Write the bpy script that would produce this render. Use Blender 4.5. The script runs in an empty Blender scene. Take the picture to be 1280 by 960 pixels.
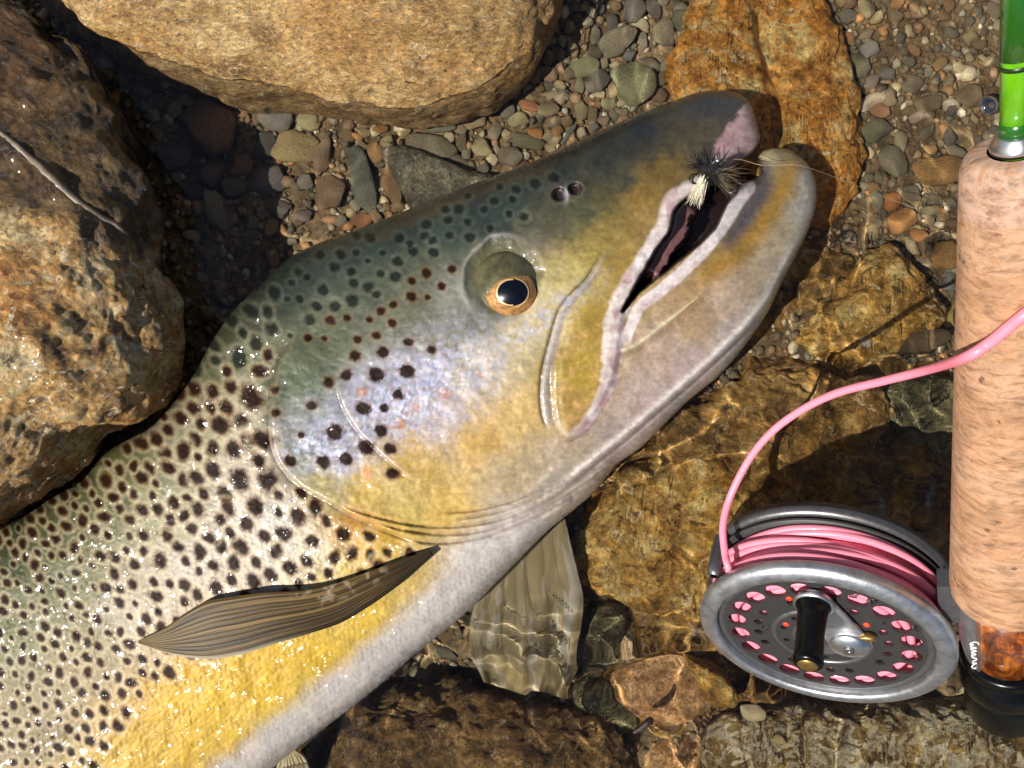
import bpy, bmesh, math, random
import numpy as np
from mathutils import Matrix, Vector

# ------------------------------------------------------------------ set-up
# 1 Blender unit = 10 cm (a 40 cm wide patch of stream seen from above)
sc = bpy.context.scene
sc.unit_settings.system = 'METRIC'
sc.unit_settings.scale_length = 0.1
COL = sc.collection
H = 3.45            # camera height over the stream bed
F = 1000.0          # focal length in pixels of a 1280 px wide frame
WATER = 0.32        # water level

cam = bpy.data.cameras.new('camera')
cam.sensor_width = 36.0
cam.lens = 36.0 * F / 1280.0
cam.clip_start = 0.02
cam.clip_end = 500.0
cam_o = bpy.data.objects.new('camera', cam)
COL.objects.link(cam_o)
cam_o.location = (0, 0, H)
sc.camera = cam_o

SUN_TRAVEL = Vector((0.88, 0.475, 0)).normalized() * math.tan(math.radians(41)) + Vector((0, 0, -1))
SUN_TRAVEL.normalize()
world = bpy.data.worlds.new('World')
sc.world = world
world.use_nodes = True
wn = world.node_tree
sky = wn.nodes.new('ShaderNodeTexSky')
sky.sky_type = 'NISHITA'
sky.sun_disc = False
to_sun = -SUN_TRAVEL
sky.sun_elevation = math.asin(to_sun.z)
sky.sun_rotation = math.atan2(to_sun.x, to_sun.y)
wn.links.new(sky.outputs[0], wn.nodes['Background'].inputs[0])
wn.nodes['Background'].inputs[1].default_value = 0.05

sun = bpy.data.lights.new('sun', 'SUN')
sun.energy = 5.0
sun.angle = math.radians(0.5)
sun.color = (1.0, 0.95, 0.87)
sun_o = bpy.data.objects.new('sun', sun)
COL.objects.link(sun_o)
sun_o.rotation_euler = SUN_TRAVEL.to_track_quat('-Z', 'Y').to_euler()
sun_o.location = (-3, -1, 5)
try:
    sun.cycles.is_caustics_light = True
except Exception:
    pass
sc.view_settings.view_transform = 'Standard'
sc.view_settings.look = 'None'
sc.view_settings.exposure = 0.4
sc.view_settings.gamma = 1.0
sc.view_settings.use_curve_mapping = False
try:
    sc.cycles.use_denoising = True
    sc.cycles.sample_clamp_indirect = 6.0
    sc.cycles.use_adaptive_sampling = True
    sc.cycles.adaptive_threshold = 0.025
    sc.cycles.max_bounces = 7
    sc.cycles.diffuse_bounces = 3
    sc.cycles.glossy_bounces = 3
    sc.cycles.transmission_bounces = 5
except Exception:
    pass

rng = np.random.default_rng(7)
random.seed(7)

# ------------------------------------------------------------------ helpers
def lin(c):
    c = np.asarray(c, float) / 255.0
    return np.where(c <= 0.04045, c / 12.92, ((c + 0.055) / 1.055) ** 2.4)

def L4(c):
    v = lin(c)
    return (float(v[0]), float(v[1]), float(v[2]), 1.0)

def P(px, py, z):
    """world point at height z that lies on the sight line of a picture point"""
    px = np.asarray(px, float); py = np.asarray(py, float); z = np.asarray(z, float)
    d = H - z
    return np.stack([(px - 640) / F * d, (480 - py) / F * d, z + 0 * px], -1)

def Pw(px, py, z):
    """the same for a point under water (the sight line bends at the surface)"""
    px = np.asarray(px, float); py = np.asarray(py, float); z = np.asarray(z, float)
    tx = (px - 640) / F; ty = (480 - py) / F
    t = np.sqrt(tx * tx + ty * ty) + 1e-9
    s = t / np.sqrt(1 + t * t) / 1.333
    t2 = s / np.sqrt(1 - s * s)
    dz = np.maximum(WATER - z, 0)
    d = np.where(z < WATER, H - WATER, H - z)
    r = t * d + t2 * dz
    return np.stack([tx / t * r, ty / t * r, z + 0 * px], -1)

def smooth(a, b, x):
    t = np.clip((x - a) / (b - a), 0, 1)
    return t * t * (3 - 2 * t)

def _hash(i, j, k, seed):
    h = (i * 374761393 + j * 668265263 + k * 1274126177 + seed * 362437) & 0xFFFFFFFF
    h = ((h ^ (h >> 13)) * 1274126177) & 0xFFFFFFFF
    h = (h ^ (h >> 16)) & 0xFFFFFFFF
    return h.astype(np.float64) / 4294967295.0 * 2 - 1

def noise3(p, seed=0):
    p = np.asarray(p, float)
    i = np.floor(p).astype(np.int64)
    f = p - i
    u = f * f * f * (f * (f * 6 - 15) + 10)
    out = 0
    for a in (0, 1):
        wa = u[..., 0] if a else 1 - u[..., 0]
        for b in (0, 1):
            wb = u[..., 1] if b else 1 - u[..., 1]
            for c in (0, 1):
                wc = u[..., 2] if c else 1 - u[..., 2]
                out = out + wa * wb * wc * _hash(i[..., 0] + a, i[..., 1] + b, i[..., 2] + c, seed)
    return out

def fbm(p, octaves=4, seed=0, gain=0.5):
    p = np.asarray(p, float)
    s = 0; a = 1.0
    for o in range(octaves):
        s = s + a * noise3(p * (2.03 ** o) + 17.3 * o, seed + o)
        a *= gain
    return s

def fbm2(x, y, octaves=4, seed=0, gain=0.5):
    return fbm(np.stack([x, y, np.full_like(x, 0.37)], -1), octaves, seed, gain)

def spline(pts, n=8, closed=False):
    """Catmull-Rom through points (any dimension)"""
    p = np.asarray(pts, float)
    m = len(p)
    out = []
    rngi = range(m if closed else m - 1)
    for i in rngi:
        if closed:
            a, b, c, d = p[(i - 1) % m], p[i], p[(i + 1) % m], p[(i + 2) % m]
        else:
            a, b, c, d = p[max(i - 1, 0)], p[i], p[i + 1], p[min(i + 2, m - 1)]
        for k in range(n):
            t = k / n
            out.append(0.5 * (2 * b + (c - a) * t + (2 * a - 5 * b + 4 * c - d) * t * t + (3 * b - a - 3 * c + d) * t ** 3))
    if not closed:
        out.append(p[-1])
    return np.array(out)

def resample(p, n, closed=False):
    p = np.asarray(p, float)
    if closed:
        p = np.vstack([p, p[:1]])
    s = np.concatenate([[0], np.cumsum(np.linalg.norm(np.diff(p, axis=0), axis=1))])
    t = np.linspace(0, s[-1], n, endpoint=not closed)
    return np.stack([np.interp(t, s, p[:, k]) for k in range(p.shape[1])], -1)

def seg_dist(X, Y, pts, closed=False):
    """distance to a polyline, sign (left = +) and position along it 0..1"""
    p = np.asarray(pts, float)
    q = np.vstack([p, p[:1]]) if closed else p
    best = np.full(X.shape, 1e18); sgn = np.ones(X.shape); par = np.zeros(X.shape)
    L = np.linalg.norm(np.diff(q, axis=0), axis=1)
    S = np.concatenate([[0], np.cumsum(L)])
    for i in range(len(q) - 1):
        a = q[i]; d = q[i + 1] - a; l2 = d @ d
        if l2 < 1e-12:
            continue
        t = np.clip(((X - a[0]) * d[0] + (Y - a[1]) * d[1]) / l2, 0, 1)
        ex = X - a[0] - t * d[0]; ey = Y - a[1] - t * d[1]
        e = ex * ex + ey * ey
        m = e < best
        best = np.where(m, e, best)
        sgn = np.where(m, np.sign(d[0] * (Y - a[1]) - d[1] * (X - a[0])), sgn)
        par = np.where(m, (S[i] + t * L[i]) / S[-1], par)
    return np.sqrt(best), sgn, par

def inside(X, Y, poly):
    p = np.asarray(poly, float)
    c = np.zeros(X.shape, bool)
    n = len(p)
    for i in range(n):
        x1, y1 = p[i]; x2, y2 = p[(i + 1) % n]
        if y1 == y2:
            continue
        m = (y1 > Y) != (y2 > Y)
        c ^= m & (X < (x2 - x1) * (Y - y1) / (y2 - y1) + x1)
    return c

def sdf(X, Y, poly):
    """negative inside"""
    d, _, _ = seg_dist(X, Y, poly, True)
    return np.where(inside(X, Y, poly), -d, d)

def mesh_np(name, v, faces, mat=None, cols=None, attrs=None, smooth_shade=True):
    """v Nx3, faces list of arrays (Mx3 / Mx4)"""
    v = np.asarray(v, np.float32)
    fl = [np.asarray(f, np.int32) for f in (faces if isinstance(faces, list) else [faces]) if len(f)]
    loops = np.concatenate([f.ravel() for f in fl])
    sizes = np.concatenate([np.full(len(f), f.shape[1], np.int32) for f in fl])
    starts = np.concatenate([[0], np.cumsum(sizes)[:-1]]).astype(np.int32)
    me = bpy.data.meshes.new(name)
    me.vertices.add(len(v)); me.vertices.foreach_set('co', v.ravel())
    me.loops.add(len(loops)); me.loops.foreach_set('vertex_index', loops)
    me.polygons.add(len(sizes)); me.polygons.foreach_set('loop_start', starts)
    me.update(calc_edges=True)
    me.polygons.foreach_set('use_smooth', np.full(len(sizes), smooth_shade, bool))
    if cols is not None:
        a = me.attributes.new('col', 'FLOAT_COLOR', 'POINT')
        c4 = np.ones((len(v), 4), np.float32); c4[:, :3] = cols
        a.data.foreach_set('color', c4.ravel())
    for k, arr in (attrs or {}).items():
        arr = np.asarray(arr, np.float32)
        if arr.ndim == 1:
            a = me.attributes.new(k, 'FLOAT', 'POINT'); a.data.foreach_set('value', arr)
        else:
            a = me.attributes.new(k, 'FLOAT_VECTOR', 'POINT'); a.data.foreach_set('vector', arr.ravel())
    me.validate()
    if mat:
        me.materials.append(mat)
    return me

def link(name, me, parent=None, label=None, cat=None, group=None, kind=None, loc=None):
    o = bpy.data.objects.new(name, me)
    COL.objects.link(o)
    if parent is not None:
        o.parent = parent
    if loc is not None:
        o.location = loc
    if label: o['label'] = label
    if cat: o['category'] = cat
    if group: o['group'] = group
    if kind: o['kind'] = kind
    try:
        o.cycles.is_caustics_receiver = True
    except Exception:
        pass
    return o

def empty(name, loc=(0, 0, 0), label=None, cat=None, matrix=None, group=None):
    o = bpy.data.objects.new(name, None)
    COL.objects.link(o)
    o.empty_display_size = 0.1
    if matrix is not None:
        o.matrix_world = matrix
    else:
        o.location = loc
    if label: o['label'] = label
    if cat: o['category'] = cat
    if group: o['group'] = group
    return o

def grid_faces(nr, nc, wrap=False, flip=False):
    i = np.arange(nr * nc).reshape(nr, nc)
    if wrap:
        j = np.roll(i, -1, axis=1)
        a, b, c, d = i[:-1], j[:-1], j[1:], i[1:]
    else:
        a, b, c, d = i[:-1, :-1], i[:-1, 1:], i[1:, 1:], i[1:, :-1]
    q = np.stack([a, b, c, d], -1).reshape(-1, 4)
    return q[:, ::-1] if flip else q

def vnormals(v, q):
    n = np.zeros_like(v)
    a, b, c = v[q[:, 0]], v[q[:, 1]], v[q[:, 2]]
    fn = np.cross(b - a, c - a)
    if q.shape[1] == 4:
        fn = fn + np.cross(c - a, v[q[:, 3]] - a)
    for k in range(q.shape[1]):
        np.add.at(n, q[:, k], fn)
    return n / (np.linalg.norm(n, axis=1, keepdims=True) + 1e-12)

def lathe(name, prof, seg, mat, parent=None, caps=True, **kw):
    """prof: list of (r, z) turned about local Z"""
    prof = np.asarray(prof, float)
    th = np.linspace(0, 2 * np.pi, seg, endpoint=False)
    v = np.stack([prof[:, 0][:, None] * np.cos(th), prof[:, 0][:, None] * np.sin(th), np.repeat(prof[:, 1][:, None], seg, 1)], -1).reshape(-1, 3)
    f = [grid_faces(len(prof), seg, wrap=True)]
    me = mesh_np(name, v, f, mat)
    if caps:
        bm = bmesh.new(); bm.from_mesh(me); bm.verts.ensure_lookup_table()
        for r, rev in ((0, True), (len(prof) - 1, False)):
            vs = [bm.verts[r * seg + k] for k in range(seg)]
            if rev: vs = vs[::-1]
            try:
                fc = bm.faces.new(vs); fc.smooth = False
            except ValueError:
                pass
        bm.to_mesh(me); bm.free()
    return link(name, me, parent, **kw)

def tube_mesh(paths, seg=8):
    """paths: list of (Nx3 points, radius or N radii) -> verts, quads"""
    V = []; Q = []; off = 0
    for pts, r in paths:
        p = np.asarray(pts, float); n = len(p)
        r = np.full(n, r) if np.isscalar(r) else np.asarray(r, float)
        t = np.gradient(p, axis=0); t /= np.linalg.norm(t, axis=1, keepdims=True) + 1e-12
        u = np.zeros_like(t)
        ref = np.array([0, 0, 1.0]) if abs(t[0, 2]) < 0.9 else np.array([1.0, 0, 0])
        cu = np.cross(t[0], ref); cu /= np.linalg.norm(cu)
        for i in range(n):
            cu = cu - (cu @ t[i]) * t[i]; cu /= np.linalg.norm(cu) + 1e-12
            u[i] = cu
        w = np.cross(t, u)
        th = np.linspace(0, 2 * np.pi, seg, endpoint=False)
        ring = p[:, None, :] + r[:, None, None] * (np.cos(th)[None, :, None] * u[:, None, :] + np.sin(th)[None, :, None] * w[:, None, :])
        V.append(ring.reshape(-1, 3)); Q.append(grid_faces(n, seg, wrap=True) + off); off += n * seg
    return np.vstack(V), np.vstack(Q)

# ------------------------------------------------------------------ materials
class NT:
    def __init__(self, name):
        self.m = bpy.data.materials.new(name); self.m.use_nodes = True
        self.t = self.m.node_tree; self.b = self.t.nodes['Principled BSDF']
    def n(self, typ, **kw):
        x = self.t.nodes.new(typ)
        for k, v in kw.items():
            if k.startswith('i_'):
                key = k[2:]
                key = int(key) if key.isdigit() else key.replace('_', ' ')
                x.inputs[key].default_value = v
            else:
                setattr(x, k, v)
        return x
    def l(self, a, b):
        self.t.links.new(a, b)
    def coord(self, which='Object', scale=None):
        c = self.n('ShaderNodeTexCoord').outputs[which]
        if scale is None: return c
        mp = self.n('ShaderNodeMapping'); mp.inputs['Scale'].default_value = scale
        self.l(c, mp.inputs[0]); return mp.outputs[0]
    def noise(self, co, scale, detail=4, rough=0.55, dist=0.0):
        x = self.n('ShaderNodeTexNoise'); self.l(co, x.inputs['Vector'])
        x.inputs['Scale'].default_value = scale; x.inputs['Detail'].default_value = detail
        x.inputs['Roughness'].default_value = rough; x.inputs['Distortion'].default_value = dist
        return x.outputs['Fac'], x.outputs['Color']
    def vor(self, co, scale, feature='F1'):
        x = self.n('ShaderNodeTexVoronoi', feature=feature); self.l(co, x.inputs['Vector'])
        x.inputs['Scale'].default_value = scale
        return x
    def ramp(self, fac, stops, interp='LINEAR'):
        r = self.n('ShaderNodeValToRGB'); self.l(fac, r.inputs[0]); e = r.color_ramp
        e.interpolation = interp
        while len(e.elements) < len(stops): e.elements.new(0.5)
        for k, (p, c) in enumerate(stops):
            e.elements[k].position = p
            e.elements[k].color = c if len(c) == 4 else (*c, 1)
        return r.outputs[0]
    def val(self, fac, lo, hi):
        r = self.n('ShaderNodeMapRange', interpolation_type='SMOOTHSTEP'); self.l(fac, r.inputs[0])
        r.inputs[1].default_value = lo; r.inputs[2].default_value = hi
        return r.outputs[0]
    def mix(self, fac, a, b, mode='MIX'):
        x = self.n('ShaderNodeMix', data_type='RGBA', blend_type=mode)
        for s, v in ((x.inputs[0], fac), (x.inputs[6], a), (x.inputs[7], b)):
            if hasattr(v, 'is_linked'): self.l(v, s)
            else: s.default_value = v
        return x.outputs[2]
    def math(self, op, a, b=None):
        x = self.n('ShaderNodeMath', operation=op)
        for s, v in ((x.inputs[0], a), (x.inputs[1], b)):
            if v is None: continue
            if hasattr(v, 'is_linked'): self.l(v, s)
            else: s.default_value = v
        return x.outputs[0]
    def bump(self, h, strength, dist, prev=None):
        x = self.n('ShaderNodeBump'); self.l(h, x.inputs['Height'])
        x.inputs['Strength'].default_value = strength; x.inputs['Distance'].default_value = dist
        if prev is not None: self.l(prev, x.inputs['Normal'])
        return x.outputs[0]
    def set(self, **kw):
        for k, v in kw.items():
            s = self.b.inputs[k.replace('_', ' ')]
            if hasattr(v, 'is_linked'): self.l(v, s)
            else: s.default_value = v
        return self

def granite(name, dark, mid, light, accent, grain=9.0, bump=1.0, rough=0.5, stretch=(1, 1, 1), stain_shade=None, coat=0.0, quartz=0.1, contrast=1.0):
    """weathered granite: mineral grains, patches of rust, dark mica flecks"""
    t = NT(name)
    co = t.coord('Object', stretch)
    big, _ = t.noise(co, 1.7, 8, 0.65, 0.4)
    med, _ = t.noise(co, 7.0, 12, 0.72, 0.5)
    fine, _ = t.noise(co, 42.0, 8, 0.75, 0.3)
    fleck, _ = t.noise(co, grain * 5.0, 3, 0.6, 0.8)
    fleck2, _ = t.noise(co, grain * 3.1, 4, 0.7, 1.2)
    g = t.vor(co, grain * 9.0)
    base = t.ramp(med, [(0.37, L4(dark)), (0.49, L4(mid)), (0.61, L4(light))])
    base = t.mix(t.math('MULTIPLY', t.val(big, 0.48, 0.62), 0.7), base, L4(accent))
    sep = t.n('ShaderNodeSeparateColor'); t.l(g.outputs['Color'], sep.inputs[0])
    base = t.mix(0.8, base, t.ramp(sep.outputs[0], [(0.0, (0.66, 0.64, 0.6, 1)), (0.5, (1, 1, 1, 1)), (1.0, (1.3, 1.28, 1.22, 1))]), 'MULTIPLY')
    base = t.mix(t.math('MULTIPLY', t.val(fleck2, 0.69 - quartz, 0.73 - quartz), 0.85), base, L4([c * 0.7 + 245 * 0.3 for c in light]))
    base = t.mix(t.math('MULTIPLY', t.val(fleck, 0.63, 0.67), 0.8), base, L4([c * 0.5 for c in dark]))
    base = t.mix(0.75, base, t.ramp(fine, [(0.36, (0.35, 0.32, 0.28, 1)), (0.5, (1, 1, 1, 1)), (0.64, (1.5, 1.48, 1.4, 1))]), 'MULTIPLY')
    if stain_shade is not None:
        stain_shade(t, locals())
        base = t.stained
    n1 = t.bump(med, 1.0 * bump, 0.07)
    n2 = t.bump(t.math('ADD', fine, t.math('MULTIPLY', fleck2, 0.8)), 1.0 * bump, 0.035, n1)
    t.set(Base_Color=base, Normal=n2, Roughness=rough)
    t.b.inputs['Coat Weight'].default_value = coat
    t.b.inputs['Coat Roughness'].default_value = 0.12
    return t.m

def pebble_material():
    t = NT('pebble_stone')
    oi = t.n('ShaderNodeObjectInfo')
    co = t.coord('Object')
    off = t.n('ShaderNodeVectorMath', operation='ADD'); t.l(co, off.inputs[0])
    cr = t.n('ShaderNodeCombineXYZ'); m = t.math('MULTIPLY', oi.outputs['Random'], 40.0)
    t.l(m, cr.inputs[0]); t.l(m, cr.inputs[1]); t.l(cr.outputs[0], off.inputs[1])
    a, _ = t.noise(off.outputs[0], 9.0, 5, 0.6, 0.4)
    f, _ = t.noise(off.outputs[0], 60.0, 4, 0.7)
    k = t.ramp(a, [(0.25, (0.5, 0.48, 0.44, 1)), (0.5, (0.95, 0.95, 0.95, 1)), (0.75, (1.3, 1.25, 1.12, 1))])
    c = t.mix(1.0, oi.outputs['Color'], k, 'MULTIPLY')
    k2 = t.ramp(f, [(0.3, (0.55, 0.55, 0.55, 1)), (0.7, (1.25, 1.25, 1.25, 1))])
    c = t.mix(0.8, c, k2, 'MULTIPLY')
    t.set(Base_Color=c, Roughness=0.55, Normal=t.bump(t.math('ADD', a, t.math('MULTIPLY', f, 0.35)), 0.6, 0.02))
    return t.m

def gravel_material():
    t = NT('gravel_stones')
    at = t.n('ShaderNodeAttribute', attribute_name='col')
    co = t.coord('Object')
    f, _ = t.noise(co, 55.0, 4, 0.7)
    c = t.mix(0.8, at.outputs['Color'], t.ramp(f, [(0.3, (0.55, 0.53, 0.5, 1)), (0.7, (1.25, 1.25, 1.2, 1))]), 'MULTIPLY')
    t.set(Base_Color=c, Roughness=0.6, Normal=t.bump(f, 0.5, 0.012))
    return t.m

def sand_material():
    t = NT('silt_and_sand')
    co = t.coord('Object')
    a, _ = t.noise(co, 2.5, 6, 0.65, 0.6)
    b, _ = t.noise(co, 40.0, 6, 0.75)
    v = t.vor(co, 45.0)
    c = t.ramp(a, [(0.3, L4((92, 74, 48))), (0.5, L4((132, 110, 76))), (0.7, L4((160, 140, 104)))])
    sep = t.n('ShaderNodeSeparateColor'); t.l(v.outputs['Color'], sep.inputs[0])
    c = t.mix(0.65, c, t.ramp(sep.outputs[0], [(0.0, (0.25, 0.23, 0.2, 1)), (0.5, (0.5, 0.48, 0.45, 1)), (1, (0.8, 0.74, 0.62, 1))]), 'OVERLAY')
    c = t.mix(0.5, c, t.ramp(b, [(0.3, (0.4, 0.4, 0.4, 1)), (0.7, (1.3, 1.3, 1.3, 1))]), 'MULTIPLY')
    t.set(Base_Color=c, Roughness=0.8, Normal=t.bump(t.math('ADD', b, v.outputs['Distance']), 0.8, 0.02))
    return t.m

def simple(name, c, rough=0.4, metal=0.0, coat=0.0, bump=None, vary=0.0):
    t = NT(name)
    col = L4(c)
    co = t.coord('Object')
    f, _ = t.noise(co, bump[0] if bump else 20.0, 5, 0.65)
    lo = tuple(x * (1 - vary) for x in col[:3]) + (1,); hi = tuple(min(1, x * (1 + vary)) for x in col[:3]) + (1,)
    t.set(Base_Color=t.ramp(f, [(0.3, lo), (0.7, hi)]), Metallic=metal)
    rr = t.n('ShaderNodeMapRange'); t.l(f, rr.inputs[0]); rr.inputs[3].default_value = max(0.02, rough - 0.08); rr.inputs[4].default_value = rough + 0.08
    t.l(rr.outputs[0], t.b.inputs['Roughness'])
    t.b.inputs['Coat Weight'].default_value = coat
    t.b.inputs['Coat Roughness'].default_value = 0.06
    if bump: t.set(Normal=t.bump(f, bump[1], bump[2]))
    return t.m

# ------------------------------------------------------------------ ground, water
def axis(lo, hi, step, far, grow=1.35):
    a = list(np.arange(lo, hi + 1e-6, step)); s = step
    x = a[-1]
    while x < far:
        s *= grow; x += s; a.append(x)
    s = step; x = a[0]; b = []
    while x > -far:
        s *= grow; x -= s; b.append(x)
    return np.array(b[::-1] + a)

def bed_height(x, y):
    z = 0.05 * fbm2(x * 1.1, y * 1.1, 3, 11) + 0.012 * fbm2(x * 9, y * 9, 3, 12)
    # a deeper hole between reel and grip, a pool beside the left boulder
    for (px, py, r, dz) in ((1110, 600, 0.38, -0.22), (270, 220, 0.55, -0.1), (500, 850, 0.45, -0.1)):
        c = Pw(px, py, 0.0)
        z = z + dz * np.exp(-((x - c[0]) ** 2 + (y - c[1]) ** 2) / (2 * (r * 0.6) ** 2))
    return z

gx = axis(-2.9, 2.9, 0.02, 90); gy = axis(-2.3, 2.3, 0.02, 90)
GX, GY = np.meshgrid(gx, gy)
near = np.exp(-np.maximum(np.hypot(GX, GY) - 4, 0) / 4)
gz = bed_height(GX, GY) * near
link('stream_bed', mesh_np('stream_bed', np.stack([GX, GY, gz], -1).reshape(-1, 3), grid_faces(len(gy), len(gx)), sand_material()), kind='structure', label='brown silt and sand of the stream bed')

def water_height(x, y):
    # gentle ripples, livelier towards the lower right where the reel breaks the surface
    c = P(1020, 700, WATER)
    w = 0.35 + 0.9 * np.exp(-((x - c[0]) ** 2 + (y - c[1]) ** 2) / (2 * 0.8 ** 2)) + 0.4 * smooth(-0.2, -1.2, y)
    wx = x + 0.25 * fbm2(x * 1.3, y * 1.3, 2, 31); wy = y + 0.25 * fbm2(x * 1.3, y * 1.3, 2, 32)
    z = 0.0180 * fbm2(wx * 2.6, wy * 3.4, 2, 33) + 0.0105 * fbm2(wx * 7.5, wy * 7.5, 2, 34, 0.4)
    z = z * w
    r0 = P(985, 503, WATER); r = np.hypot(x - r0[0], y - r0[1])
    z = z + 0.0016 * np.sin(r * 130) * np.exp(-r / 0.05)
    return z

wx_ = axis(-2.6, 2.6, 0.0125, 90); wy_ = axis(-2.0, 2.0, 0.0125, 90)
WX, WY = np.meshgrid(wx_, wy_)
wz = WATER + water_height(WX, WY) * np.exp(-np.maximum(np.hypot(WX, WY) - 4, 0) / 3)
tw = NT('clear_water')
tw.set(Base_Color=(1, 1, 1, 1), Roughness=0.0, IOR=1.333)
tw.b.inputs['Transmission Weight'].default_value = 1.0
water = link('water', mesh_np('water', np.stack([WX, WY, wz], -1).reshape(-1, 3), grid_faces(len(wy_), len(wx_)), tw.m), kind='structure', label='clear shallow stream water with small ripples')
try:
    water.cycles.is_caustics_receiver = False
    water.cycles.is_caustics_caster = True
except Exception:
    pass
#@@ROCKS
# ------------------------------------------------------------------ rocks
def rock(name, outline, z_edge, z_top, mat, label, cat='rock', group=None, seg=220, rings=90, pa=0.6, pb=0.8, amp=0.03, freq=2.2,
         fine=0.006, seed=1, z_bot=-0.35, tilt=(0, 0), extra=None, closed_n=8, sample=Pw, parent=None, ridge=0.0, under=(0.82, 0.95)):
    o2 = resample(spline(outline, closed_n, True), seg, True)
    w = sample(o2[:, 0], o2[:, 1], np.full(seg, z_edge))
    c = w.mean(0)
    q = np.linspace(0, np.pi / 2, rings)[:-1]
    rows = []
    for s, zz in ((under[0], z_bot), (under[1], z_edge - 0.45 * (z_edge - z_bot))):
        rows.append(np.column_stack([c[0] + (w[:, 0] - c[0]) * s, c[1] + (w[:, 1] - c[1]) * s, np.full(seg, zz)]))
    for a in q:
        rr = max(np.cos(a), 0) ** pa; hh = np.sin(a) ** pb
        x = c[0] + (w[:, 0] - c[0]) * rr; y = c[1] + (w[:, 1] - c[1]) * rr
        z = z_edge + (z_top - z_edge) * hh + hh * (tilt[0] * (x - c[0]) + tilt[1] * (y - c[1]))
        rows.append(np.column_stack([x, y, z]))
    v = np.vstack(rows)
    top = v[-seg:].mean(0)
    v = np.vstack([v, top])
    nr = len(rows)
    f4 = grid_faces(nr, seg, wrap=True)
    i = (nr - 1) * seg + np.arange(seg)
    f3 = np.stack([i, np.roll(i, -1), np.full(seg, len(v) - 1)], -1)
    nrm = vnormals(v, f4)
    nrm[-1] = (0, 0, 1)
    if nrm[seg * 6, :2] @ (v[seg * 6, :2] - c[:2]) < 0:
        f4 = f4[:, ::-1]; f3 = f3[:, ::-1]; nrm = -nrm; nrm[-1] = (0, 0, 1)
    d = amp * fbm(v * freq, 4, seed, 0.55)
    if ridge:
        d = d - ridge * np.abs(fbm(v * freq * 1.7 + 5, 3, seed + 9, 0.5))
    d = d + fine * fbm(v * 18, 3, seed + 3, 0.6)
    v = v + nrm * d[:, None]
    if extra is not None:
        v = extra(v, c)
    org = np.array([c[0], c[1], 0.0])
    me = mesh_np(name, v - org, [f4, f3], mat)
    return link(name, me, parent, label=label, cat=cat, group=group, loc=org)

def shade_left(t, L):
    # shade painted as a dark film on the upper half of the boulder
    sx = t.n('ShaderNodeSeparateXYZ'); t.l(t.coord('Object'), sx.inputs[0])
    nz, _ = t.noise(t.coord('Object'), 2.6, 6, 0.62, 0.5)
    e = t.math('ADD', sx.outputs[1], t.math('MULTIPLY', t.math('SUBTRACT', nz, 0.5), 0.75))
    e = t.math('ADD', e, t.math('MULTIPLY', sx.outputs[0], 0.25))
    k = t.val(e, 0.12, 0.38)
    tint = t.mix(t.val(L['med'], 0.4, 0.62), L4((30, 22, 10)), L4((112, 78, 28)))
    tint = t.mix(t.math('MULTIPLY', t.val(L['fine'], 0.5, 0.66), 0.6), tint, L4((20, 15, 8)))
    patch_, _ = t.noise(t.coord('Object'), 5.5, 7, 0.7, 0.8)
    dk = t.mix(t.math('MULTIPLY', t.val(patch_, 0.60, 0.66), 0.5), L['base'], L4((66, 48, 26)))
    t.stained = t.mix(t.math('MULTIPLY', k, 0.88), dk, tint)  # rock colour under the painted shade

def stain_top(t, L):
    # golden brown wet band at the upstream ledge
    sx = t.n('ShaderNodeSeparateXYZ'); t.l(t.coord('Object'), sx.inputs[0])
    nz, _ = t.noise(t.coord('Object'), 2.2, 5, 0.6, 0.5)
    e = t.math('ADD', sx.outputs[1], t.math('MULTIPLY', t.math('SUBTRACT', nz, 0.5), 0.5))
    k = t.val(e, -0.06, 0.06)
    tint = t.mix(t.val(L['med'], 0.38, 0.62), L4((104, 72, 26)), L4((196, 148, 66)))
    t.stained = t.mix(t.math('MULTIPLY', k, 0.75), L['base'], tint)

m_tan = granite('tan_granite', (140, 104, 60), (196, 156, 98), (230, 196, 138), (200, 150, 86), grain=11, bump=0.8, rough=0.5, stretch=(0.75, 1.5, 1), stain_shade=stain_top)
m_left = granite('rusty_wet_granite', (112, 78, 38), (226, 176, 104), (252, 226, 172), (236, 150, 62), grain=6, bump=1.2, rough=0.36, stain_shade=shade_left, coat=0.45, quartz=0.12)
m_orange = granite('orange_stained_rock', (168, 106, 36), (238, 168, 72), (254, 222, 144), (246, 162, 54), grain=5, bump=0.9, rough=0.5)
m_gold = granite('golden_rock', (132, 94, 34), (214, 164, 78), (250, 220, 140), (222, 158, 58), grain=5, bump=0.8, rough=0.5)
m_goldbrown = granite('golden_brown_rock', (104, 76, 32), (176, 132, 62), (228, 186, 110), (190, 134, 54), grain=5, bump=0.9, rough=0.5)
m_brown = granite('brown_rock', (84, 62, 32), (144, 110, 58), (196, 158, 94), (158, 112, 50), grain=8, bump=1.0, rough=0.55)
m_coarse = granite('coarse_speckled_granite', (100, 76, 32), (172, 138, 72), (240, 218, 162), (150, 114, 50), grain=4.6, bump=1.2, rough=0.5, quartz=0.22)
m_grey = granite('grey_slate', (84, 80, 64), (116, 108, 84), (142, 132, 104), (120, 112, 92), grain=14, bump=0.6, rough=0.55)
m_olive = granite('olive_stone', (74, 68, 42), (112, 104, 68), (154, 142, 98), (126, 108, 60), grain=10, bump=0.6, rough=0.5)
m_pinktan = granite('pinkish_tan_stone', (134, 96, 54), (184, 138, 86), (212, 170, 114), (192, 138, 80), grain=9, bump=0.5, rough=0.5)

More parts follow.
